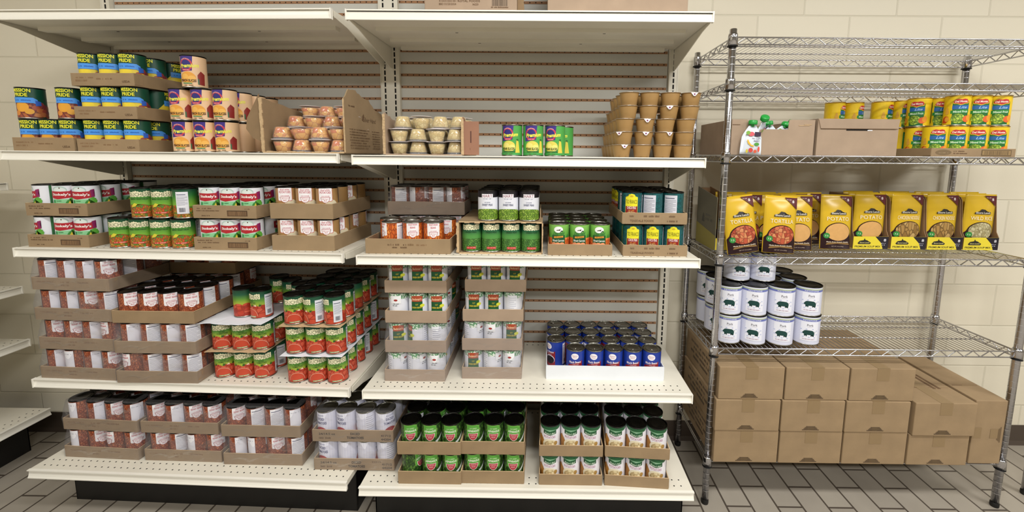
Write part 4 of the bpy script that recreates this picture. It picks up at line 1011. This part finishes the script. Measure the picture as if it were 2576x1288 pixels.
carton('cardboard_carton', .470, .32, .26, (.668, .030, ZS[0]+.0005), 0, 'plain wide brown cardboard carton on the top shelf at right', CARD2)
# ------------------------------------------------------------------ chrome rack and its goods
RX, RY, RB, RW, RD = 1.3328, .1178, .0043, 1.1829, .3389
DK = [1.832, 1.677, 1.413, 1.028, .664, .197]
wire_rack((RX, RY, 0), RB, RW, RD, DK, 1.859, 'chrome wire shelving rack with six shelves against the block wall')
p = MB(); p.lathe([(0, .012), (.0127, .012), (.0127, 1.86), (0, 1.86)], CHROME, 20)
po = empty('wire_rack', 'second chrome rack, only one leg showing at the right edge', 'wire rack', (2.712, .186, 0)); pp_ = p.build('post', po)
f = MB(); f.lathe([(0, 0), (.0135, 0), (.0145, .004), (.0145, .016), (.0128, .02)], RUBBER, 16); f.build('foot', pp_)
# lowest shelf cartons
z0 = DK[5]+.0028; D = .36
sa = Art(None)
for i in range(4): sa.scribble(.06+(i % 2)*.03, .100-i*.022, .22-(i % 2)*.06, .012, '#4f3c28', 11+i)
sam = sa.mesh('side_print')
rows = [(1.346, .254), (1.604, .246), (1.854, .250), (2.110, .238)]
names = ['left', 'second', 'third', 'fourth']; tiers = ['bottom', 'middle', 'top']
for c, (x, w) in enumerate(rows):
    hh = [.138, .130, .134] if c < 3 else [.130, .138]
    z = z0
    for k, h in enumerate(hh):
        dx, dy = ((0, .004), (-.004, .0), (.004, .004))[k] if c < 3 else ((0, .004), (.003, -.004))[k]
        wd = w-.002+(0 if not (c == 3 and k == 1) else .020)
        if c == 3 and k == 1: wd = .240
        carton('cardboard_carton', wd, D, h-.0012, (x+dx, .090+dy, z), .003, 'sealed brown carton, %s column from left, %s row, under the wire shelf' % (names[c] if c else 'first', tiers[k] if c < 3 else ('bottom', 'upper')[k]), tape=.5, mark=True, group='sealed cartons on the lowest wire shelf', side_art=sam if c == 0 else None)
        z += h
a = Art(None); mk = '#6e5a40'
for i, (hh_, xx) in enumerate(((.066, .108), (.054, .103), (.046, .098))): a.rect(xx, .125-hh_/2, xx+.005, .125+hh_/2, mk)
a.rect(.0, .11, .035, .155, TAPE); a.rect(.07, .11, .1, .15, TAPE)
carton('cardboard_carton', .124, D, .268, (2.366, .106, z0), .0, 'brown carton standing on end at the right of the lowest wire shelf', tape=None, art=a.mesh('printed_text'))
a = Art(None)
tp = MB(); rg = random.Random(6)
for ln in range(2):
    x = 0
    for q in range(26):
        ln_ = rg.uniform(.004, .008)
        tp.box(.16+ln*.02, .10+x*1.0, .0, .16+ln*.02+.012, .10+x+ln_*.8, .0004, '#000' if False else CARDINK); x += ln_
        if ln == 1 and q > 16: break
top = [o for o in bpy.data.objects if o.get('label', '').startswith('sealed brown carton, fourth column') and 'upper' in o['label']][0]
tp.build('top_print', top, (0, 0, .1373))
# pork cans
z = DK[4]+.0028
pk = [(1.416, .200), (1.513, .190), (1.620, .186), (1.731, .194)]
for k in range(2):
    for i, (x, y) in enumerate(pk):
        for j in range(3):
            can('pork', x-.004*k+.002*j, y+.0005+j*.1025, z+k*.1195, (.18, .12, .25, .30)[i]+az(x, y)+(0 if j == 0 else RNG.uniform(-1, 1)), 'pork can, %s, %s, %s tier, white pork block' % (ROWN[j], colname(i, 4), 'lower' if k == 0 else 'upper'), 'white pork cans on the wire shelf')
for n, (x, y, r) in enumerate(((1.470, .262, .3), (1.572, .256, .2))):
    can('pork', x, y, z+.2390, r+az(x, y), 'white pork can on the third tier, %s' % ('nearer the post' if n == 0 else 'further from the post'), 'white pork cans on the third tier')
# soup pouches and display boxes
YEL = plain('pouch_yellow', '#d6b02a', .22); POUCH_D = plain('pouch_dark', '#2a1418', .22); MAROON = '#5a1a20'; SILVER = plain('pouch_back_silver', '#8a8880', .35, metal=.4)
SOUP = {'TORTILLA': pieces('tortilla_soup', ['#b8563a', '#c9704a', '#a8442c', '#d08a5a'], 70, '#6e2418', edgew=.1), 'POTATO': plain('potato_soup', '#d9a868', .3, noise=.08, nscale=60),
        'CHICKEN': pieces('chicken_soup', ['#a8844a', '#c0a066', '#8e6c38', '#b59258'], 70, '#5e4420', (1, 1, .5), edgew=.12), 'WILD RICE': pieces('rice_soup', ['#b8ae86', '#c9c09a', '#a59a70'], 90, '#7a6e48', edgew=.1)}
PW, PH = .128, .226
def pouch_art(kind, txt):
    a = Art(None, step=.0002)
    def yb(x, z):  # billow of the bag face
        u = x/(PW/2); v = (z-PH*.45)/(PH*.5)
        return -.013*max(0, 1-u*u)*max(0, 1-v*v)**.7
    a.poly([(-.062, .002), (.062, .002), (.062, .050), (.056, .072)]+arc_pts(.003, .072, .053, .039, 16, 0, PI)[1:-1]+[(-.052, .072), (-.062, .060)], POUCH_D)
    a.poly(arc_pts(.004, .072, .050, .036, 24, close=True), SOUP[kind])
    a.ell(-.042, .056, .0115, .0115, '#2f8a3c', 14); a.text('7.5', -.042, .052, .007, '#d8ecc8', w=.012)
    a.poly([(-.040, .026), (.0, .030), (.052, .026), (.055, .020), (.0, .024), (-.044, .018)], '#8a6a3a'); a.text('Made from Scratch Quality', .004, .0275, .0055, '#e6d8c0', w=.092, bold=.03)
    a.text('NET WT. 9.0 oz (255g)', .004, .010, .0045, '#b8a898', w=.05)
    a.text(txt, .002, .118, .0155, '#efe6c8', w=.090, bold=.0); a.poly([(-.030, .143), (.036, .143), (.036, .152), (.016, .155), (.010, .162), (.006, .156), (-.004, .164), (-.012, .155), (-.030, .150)], '#2a2420'); a.text('Shore Lunch', .003, .1445, .0085, '#cfcabc', w=.060, bold=.03)
    a.poly([(.012, PH-.006), (.062, PH-.006), (.062, PH-.052)], MAROON); a.text('8', .046, PH-.027, .011, '#f0e8e4', w=.008); a.scribble(.020, PH-.016, .018, .003, '#e0c8c4', 3)
    me = a.mesh('printed_front')
    return a, yb
def pouch_meshes(kind, txt):
    nx, nz = 12, 18; b = MB(); vs = []
    def yb(x, z):
        u = x/(PW/2); v = (z-PH*.40)/(PH*.52)
        return -.015*max(0, 1-u*u)**.8*max(0, 1-v*v)**.7
    for s_ in (1, -1):
        for j in range(nz+1):
            for i in range(nx+1):
                x = -PW/2+PW*i/nx; z = PH*j/nz; y = yb(x, z)
                vs.append((x, (y if s_ == 1 else -y*.8+.0008), z))
    n = (nx+1)*(nz+1); fs = []
    for j in range(nz):
        for i in range(nx):
            a_ = j*(nx+1)+i; q = (a_, a_+1, a_+nx+2, a_+nx+1); fs.append(q); fs.append(tuple(k+n for k in q)[::-1])
    ed = [i for i in range(nx)]+[nx+j*(nx+1) for j in range(nz)]+[n-1-i for i in range(nx)]+[(nz-j)*(nx+1) for j in range(nz)]
    for k in range(len(ed)): p, q = ed[k], ed[(k+1) % len(ed)]; fs.append((q, p, p+n, q+n))
    b.add(vs, fs, YEL, True); body = b.mesh('soup_pouch')
    a, _ = pouch_art(kind, txt)
    # finer copy of the art draped over the bag face
    bm = bmesh.new(); V = [bm.verts.new(v) for v in a.v]; 
    mi = []
    for f, m in zip(a.f, a.mi):
        try: F = bm.faces.new([V[i] for i in f]); F.material_index = m
        except ValueError: pass
    bmesh.ops.triangulate(bm, faces=[f for f in bm.faces if len(f.verts) > 4])
    for i in range(1, nx): 
        bmesh.ops.bisect_plane(bm, geom=bm.verts[:]+bm.edges[:]+bm.faces[:], plane_co=(-PW/2+PW*i/nx, 0, 0), plane_no=(1, 0, 0), dist=1e-6)
    for j in range(1, nz):
        bmesh.ops.bisect_plane(bm, geom=bm.verts[:]+bm.edges[:]+bm.faces[:], plane_co=(0, 0, PH*j/nz), plane_no=(0, 0, 1), dist=1e-6)
    def grid_y(x, z):   # bilinear on the same grid, so the art lies flush
        fx = min(max((x+PW/2)/PW*nx, 0), nx-1e-6); fz = min(max(z/PH*nz, 0), nz-1e-6); i, j = int(fx), int(fz); u, v = fx-i, fz-j
        g_ = lambda i, j: yb(-PW/2+PW*i/nx, PH*j/nz)
        return (g_(i, j)*(1-u)+g_(i+1, j)*u)*(1-v)+(g_(i, j+1)*(1-u)+g_(i+1, j+1)*u)*v
    for v in bm.verts: v.co.y += grid_y(v.co.x, v.co.z)-.0009
    me = bpy.data.meshes.new('printed_front'); bm.to_mesh(me); bm.free()
    for m in a.mats: me.materials.append(m)
    me.polygons.foreach_set('use_smooth', [True]*len(me.polygons))
    return body, me
_PCH = {}
def pouch(kind, x, y, z, rz, tilt, label, group, roll=0.):
    if kind not in _PCH:
        b, f = pouch_meshes(kind, {'CHICKEN': 'CHICKEN NOODLE'}.get(kind, kind)); o = obj('soup_pouch', b); obj('printed_front', f, o); _PCH[kind] = o
    else: o = copy_tree(_PCH[kind])
    o.location = (x, y, z); o.rotation_euler = (tilt, roll, rz); return tag(o, label, 'soup pouch', group)
z = DK[3]+.0028
GP = 'yellow soup mix pouches'
pouch('TORTILLA', 1.448, .172, z+.002, .08, -.12, 'tortilla soup pouch leaning beside the front rack post', GP, -.12)
pouch('TORTILLA', 1.585, .176, z+.002, .02, -.10, 'tortilla soup pouch second from the rack post', GP, .05)
pouch('POTATO', 1.690, .232, z+.001, .0, -.10, 'potato soup pouch half hidden behind the second tortilla pouch', GP, .0)
pouch('POTATO', 1.868, .262, z+.001, .02, -.10, 'potato soup pouch standing free before the display boxes', GP, .02)
def display_box(x, w, kinds, label, y=.278, half=None):
    d = .168; b = MB(); t = .0025; HB = .225
    b.box(0, 0, 0, w, d, t, YELB); b.box(0, 0, t, w, t, .052, YELB); b.box(0, d-t, t, w, d, HB, CARD_IN)
    side = [(0, t), (d, t), (d, HB), (.05, HB-.002), (.035, HB-.008), (.028, HB-.02), (.012, .075), (0, .052)]
    b.prism(side, 0, t, 'x', CARD_SIDE); b.prism(side, w-t, w, 'x', CARD_SIDE)
    o = b.build('display_box', None, (x, y, z), .012); tag(o, label, 'box', 'soup mix display boxes')
    a = Art(None); a.poly([(0, .0), (w, 0), (w, .052), (0, .052)], '#e6d23a'); a.poly([(w*.62, .052), (w, .052), (w, 0), (w*.86, 0), (w*.80, .025)], '#1f1a26')
    a.text('PREMIUM SOUP MIX', w*.42, .006, .008, '#4a431c', w=w*.74, bold=.02); a.poly([(.022, .020), (.07, .020), (.074, .026), (.058, .036), (.05, .038), (.046, .045), (.043, .037), (.026, .034), (.018, .024)], '#2a2820'); a.text('Shore Lunch', .047, .024, .0055, '#e0d890', w=.04)
    a.text('8', w*.90, .032, .011, '#e8e8ee', w=.010); a.scribble(w*.80, .022, w*.12, .004, '#c8c8d6', 3); a.scribble(w*.83, .015, w*.1, .004, '#c8c8d6', 4)
    obj('printed_front', a.mesh('printed_front'), o)
    return o
YELB = plain('box_yellow', '#dcc638', .45); CARD_SIDE = plain('box_side_brown', '#8a6a48', .7)
bxs = [(1.955, 'POTATO'), (2.112, 'CHICKEN'), (2.262, 'CHICKEN'), (2.412, 'WILD RICE')]
nm = ['potato', 'chicken noodle', 'partly emptied chicken noodle', 'wild rice']
for n, (x, k) in enumerate(bxs):
    w = .146
    display_box(x, w, k, 'open yellow display box of %s soup mix pouches' % nm[n])
    dx = (0, -.002, -.006, -.002)[n]
    pouch(k, x+w/2+dx, .300, z+.006, .0, -.02, '%s soup pouch, front one in its display box' % nm[n].replace('partly emptied ', ('' if n != 2 else 'leaning ')), GP, (0, 0, 0, .02)[n])
    for q in range(2):
        pouch(k, x+w/2+(.002 if q else -.001), .338+.034*q, z+.006+.003*q, 0, -.02, '%s soup pouch, %s in the display box' % (nm[n], 'second' if q == 0 else 'third'), GP)
# pouches and a side-on box behind the front left ones
for n, (x, y) in enumerate(((1.46, .33), (1.60, .345), (1.50, .265), (1.72, .320), (1.80, .350), (1.60, .275))):
    pouch(('POTATO', 'CHICKEN', 'TORTILLA', 'TORTILLA', 'POTATO', 'POTATO')[n], x, y, z+.002, .05, -.05, ('soup pouch in the rear left, behind the leaning tortilla one', 'soup pouch in the rear row, behind the second tortilla one', 'tortilla soup pouch directly behind the leaning front one', 'tortilla soup pouch behind the half hidden potato one', 'soup pouch in the rear row left of the display boxes', 'soup pouch tucked behind the second tortilla pouch')[n], GP)
SIDEB = plain('box_side_olive', '#6f6a58', .6); OLIVE = plain('box_side_yellow_dull', '#a09448', .6)
b = MB(); w_, d_ = .055, .205
b.prism([(0, 0), (d_, 0), (d_, .245), (.0, .215)], 0, .003, 'x', SIDEB); b.box(.003, 0, 0, w_, d_, .003, SIDEB); b.prism([(0, 0), (d_, 0), (d_, .245), (.0, .215)], w_-.003, w_, 'x', CARD_SIDE); b.box(.003, d_-.003, .003, w_-.003, d_, .24, CARD_SIDE); b.box(.003, 0, .003, w_-.003, .003, .05, YELB)
o = b.build('display_box', None, (1.352, .215, z), 0); tag(o, 'display box turned side on behind the front rack post', 'box')
a = Art(None); a.poly([(0, 0), (d_, 0), (d_, .06), (0, .09)], OLIVE); a.poly([(.06, .10), (.09, .10), (.086, .125), (.075, .14), (.064, .12)], '#3a3830'); a.scribble(.10, .11, .07, .012, '#4a4840', 4); a.scribble(.10, .13, .05, .008, '#5a5850', 5)
obj('side_print', a.mesh('side_print'), o, (-.0002, d_, 0), -PI/2)
# baby food pouch cartons on the third wire shelf
z = DK[2]+.0028
def open_box(w, d, h, notch=False, lid=False):
    b = MB(); t = .003
    b.box(0, 0, 0, w, d, t, CARD2); b.box(0, d-t, t, w, d, h, CARD2); b.box(0, t, t, t, d-t, h, CARD2); b.box(w-t, t, t, w, d-t, h, CARD2)
    if notch:
        b.prism([(0, t), (w, t), (w, h), (w-.095, h), (w-.097, h-.035), (.085, h-.035), (.055, h), (0, h)], 0, t, 'y', CARD2)
        b.box(.002, -.0012, h-.02, .03, 0, h-.018, CARDINK); b.box(w-.06, -.0012, h-.022, w-.02, 0, h-.020, CARD_EDGE); b.box(w-.04, -.0012, h-.018, w-.012, 0, h-.016, CARD_EDGE)
    else: b.box(0, 0, t, w, t, h, CARD2)
    if lid:
        b.prism([(0, h), (w, h), (w-.004, h-.032), (.010, h-.032)], -.003, 0, 'y', CARD2); b.box(0, 0, h, w, d, h+.003, CARD2)
        b.box(.105, -.0008, h-.0395, .185, .0, h-.0345, HOLE); b.box(.010, -.0034, h-.0335, w-.010, -.0028, h-.0322, CARDINK); b.box(.182, -.001, h-.040, .200, 0, h-.037, PAPER)
    return b
o = open_box(.305, .30, .129, True).build('open_carton', None, (1.353, .128, z), .0); tag(o, 'brown carton with notched front full of green-capped food pouches', 'carton')
o = open_box(.296, .30, .131, False, True).build('closed_carton', None, (1.667, .125, z), .0); tag(o, 'closed brown carton with a slot, between pouch carton and yellow cans', 'carton')
GREENCAP = plain('green_cap', '#1f9a3c', .35)
def food_pouch_mesh():
    w, h = .078, .105; nx, nz = 8, 10; b = MB(); vs = []
    for s_ in (1, -1):
        for j in range(nz+1):
            v = j/nz
            hw = w/2*(1 if v < .62 else 1-.62*((v-.62)/.38)**1.2)*(.94+.06*math.cos(v*3))
            for i in range(nx+1):
                u = -1+2*i/nx; y = -.012*max(0, 1-u*u)**.7*(math.sin(PI*min(1, v*1.05+.05)))**.6 if 0 < v < .97 else -.001
                vs.append((hw*u, s_*y, h*v))
    n = (nx+1)*(nz+1); fs = []
    for j in range(nz):
        for i in range(nx): a_ = j*(nx+1)+i; q = (a_, a_+1, a_+nx+2, a_+nx+1); fs.append(q); fs.append(tuple(k+n for k in q)[::-1])
    ed = [i for i in range(nx)]+[nx+j*(nx+1) for j in range(nz)]+[n-1-i for i in range(nx)]+[(nz-j)*(nx+1) for j in range(nz)]
    for k in range(len(ed)): p, q = ed[k], ed[(k+1) % len(ed)]; fs.append((q, p, p+n, q+n))
    b.add(vs, fs, plain('pouch_pale', '#d9e2ec', .25), True); body = b.mesh('food_pouch')
    c = MB(); c.lathe([(.006, h-.003), (.006, h+.004), (.0145, h+.004), (.015, h+.006), (.015, h+.017), (.013, h+.0195), (0, h+.0195)], GREENCAP, 18); cap = c.mesh('screw_cap')
    a = Art(None, y=-.0128); a.rect(.004, .066, .026, .082, '#3a2740'); a.text('No Sugar', .012, .055, .006, '#5a4a6a', w=.030); a.text('Added', .012, .047, .006, '#5a4a6a', w=.020); a.ell(.014, .038, .009, .0055, '#4f9a3a')
    a.poly([(-.022, .052), (-.018, .040), (-.006, .030), (.004, .028), (.004, .033), (-.006, .036), (-.014, .046), (-.018, .054)], '#e6b83c'); a.ell(-.008, .074, .011, .008, '#d8606a'); a.ell(-.020, .078, .008, .007, '#7fae4a'); a.ell(-.006, .016, .008, .008, '#c8443a'); a.ell(.010, .012, .006, .006, '#cf5a3c'); a.ell(.022, .020, .004, .010, '#d8503c'); a.ell(-.020, .012, .004, .007, '#c9b83a')
    return body, cap, a.mesh('printed_front')
fb, fc, ff = food_pouch_mesh(); proto = None
def fpouch(x, y, z_, rot, label):
    global proto
    if proto is None: o = proto = obj('food_pouch', fb); obj('screw_cap', fc, o); obj('printed_front', ff, o)
    else: o = copy_tree(proto)
    o.location = (x, y, z_); o.rotation_euler = rot; return tag(o, label, 'food pouch', 'green-capped fruit pouches')
fpouch(1.417, .1085, z, (-.03, .04, 0), 'white fruit pouch with green cap standing in front of the notched carton')
for n, (x, y, dz, r, l) in enumerate(((1.42, .21, .050, (.2, 1.2, .3), 'fruit pouch lying tilted at the carton left, print showing'), (1.475, .19, .040, (.5, -.5, .6), 'fruit pouch tilted forward at the middle of the notch'),
    (1.51, .26, .055, (-.3, 1.45, .2), 'fruit pouch lying highest on the pile, end curled up'), (1.49, .16, .006, (-.25, .2, .1), 'fruit pouch low in the notch with cap leaning out'), (1.545, .20, .004, (.0, -.15, -.2), 'fruit pouch upright inside right of the notch'), (1.60, .30, .03, (.3, .5, .2), 'fruit pouch peeking above the carton right corner'), (1.54, .18, .012, (-.1, .5, .2), 'fruit pouch leaning left inside the carton notch'))):
    fpouch(x, y, z+.003+dz, r, l)
# yellow mixed fruit cans
tw = .0752*4+.0056
tr = obj('cardboard_tray', tray_mesh(.310, .305, .030, CARD, seed=9), None, (2.098, .132, z), .0); tag(tr, 'low brown cardboard tray under the yellow mixed fruit cans', 'tray')
a = Art(None); a.ell(.045, .015, .030, .010, '#7a664a'); a.scribble(.028, .012, .034, .004, '#a08a6a', 3); a.scribble(.082, .018, .04, .004, CARDINK, 4); a.scribble(.082, .010, .05, .004, CARDINK, 5); a.rect(.185, .004, .295, .026, '#6e5a3e'); a.rect(.188, .007, .292, .023, '#9a8058'); a.barcode(.195, .008, .09, .014, '#6e5a3e')
obj('printed_text', a.mesh('printed_text'), tr)
for k in range(2):
    for j in range(4):
        for i in range(4):
            if k == 0 and 0 < i < 3 and 0 < j: continue
            if k == 1 and j == 0 and i == 0: continue
            yy = .173+j*.0752; xx = 2.1415+i*.0752
            r = az(xx, yy)+(.25 if j == 0 else RNG.choice((.3, -.2, .6)))
            if k == 0 and i == 0 and j == 2: r = FACE['N']
            can('delm', xx-(.004 if k else 0), yy, z+.0028+k*.1118, r, 'yellow fruit can, %s, %s, %s tier on low tray' % (ROWN[j], colname(i, 4), 'lower' if k == 0 else 'upper'), 'yellow mixed fruit cans on the low tray')
for n, (x, y, l) in enumerate(((2.100-.060, .30, 'front one'), (2.035-.062, .375, 'rear right one'), (2.035-.14, .375, 'rear left one'))):
    for k in range(2):
        can('delm', x, y if n else .262+.02, z+k*.1118, (.1, .5, .6)[n], 'yellow mixed fruit can left of the tray, %s, %s' % (l, 'lower' if k == 0 else 'upper'), 'yellow mixed fruit cans left of the tray') if n != 0 else None
can('delm', 2.062, .335, z, .3, 'yellow mixed fruit can just left of the tray, lower tier', 'yellow mixed fruit cans left of the tray')
can('delm', 2.062, .335, z+.1118, .5, 'yellow mixed fruit can just left of the tray, upper', 'yellow mixed fruit cans left of the tray')

# ------------------------------------------------------------------ light
def area(name, x, y, z, sx, sy, e, col=(1, .985, .955), rot=(0, 0, 0)):
    l = bpy.data.lights.new(name, 'AREA'); l.shape = 'RECTANGLE'; l.size = sx; l.size_y = sy; l.energy = e; l.color = col
    o = bpy.data.objects.new(name, l); C.objects.link(o); o.location = (x, y, z); o.rotation_euler = rot; return o
for x, y, e in ((-1.3, -1.1, 16), (1.1, -1.1, 38), (3.7, -1.1, 42), (-.6, -2.9, 36), (1.6, -2.9, 62), (4.0, -2.9, 58)):
    f = MB(); f.box(-.62, -.16, 0, .62, .16, .03, CREAM_PLAIN); fo = f.build('ceiling_light', None, (x, y, ZC-.035))
    tag(fo, 'ceiling light fixture, %s row, %s' % ('nearest the shelves' if y > -2 else 'rear', 'left' if x < 0 else 'middle' if x < 2 else 'right'), 'ceiling light', 'ceiling light fixtures')
    area('lamp', x, y, ZC-.04, 1.2, .28, e)
wd = bpy.data.worlds.new('World'); bpy.context.scene.world = wd; wd.use_nodes = True
wd.node_tree.nodes['Background'].inputs['Color'].default_value = (1, .95, .87, 1); wd.node_tree.nodes['Background'].inputs['Strength'].default_value = .13

# ------------------------------------------------------------------ camera
cam = bpy.data.cameras.new('camera'); co = bpy.data.objects.new('camera', cam); C.objects.link(co)
yaw, pitch, roll, F_ = .0069, -.1168, -.0092, 1030.64; PX, PY = 1361.41, 511.92
cy, sy = math.cos(yaw), math.sin(yaw); cp, sp = math.cos(pitch), math.sin(pitch); cr, sr = math.cos(roll), math.sin(roll)
Rz = Matrix(((cy, -sy, 0), (sy, cy, 0), (0, 0, 1))); Rx = Matrix(((1, 0, 0), (0, cp, -sp), (0, sp, cp))); Ry = Matrix(((cr, 0, sr), (0, 1, 0), (-sr, 0, cr)))
M = Rz@Rx@Ry          # columns: right, forward, up
R3 = Matrix((M.col[0], M.col[2], -M.col[1])).transposed()
co.matrix_world = Matrix.Translation((.6627, -1.412, 1.4062))@R3.to_4x4()
cam.sensor_fit = 'HORIZONTAL'; cam.sensor_width = 36; cam.lens = F_/2576*36
cam.shift_x = (1288-PX)/2576; cam.shift_y = (PY-644)/2576
cam.clip_start = .05; cam.clip_end = 50
sc = bpy.context.scene; sc.camera = co
sc.view_settings.view_transform = 'Standard'; sc.view_settings.look = 'None'; sc.view_settings.gamma = 1; sc.view_settings.use_curve_mapping = False
sc.view_settings.exposure = 0.0
sc.cycles.max_bounces = 8; sc.cycles.transparent_max_bounces = 16; sc.cycles.use_adaptive_sampling = True
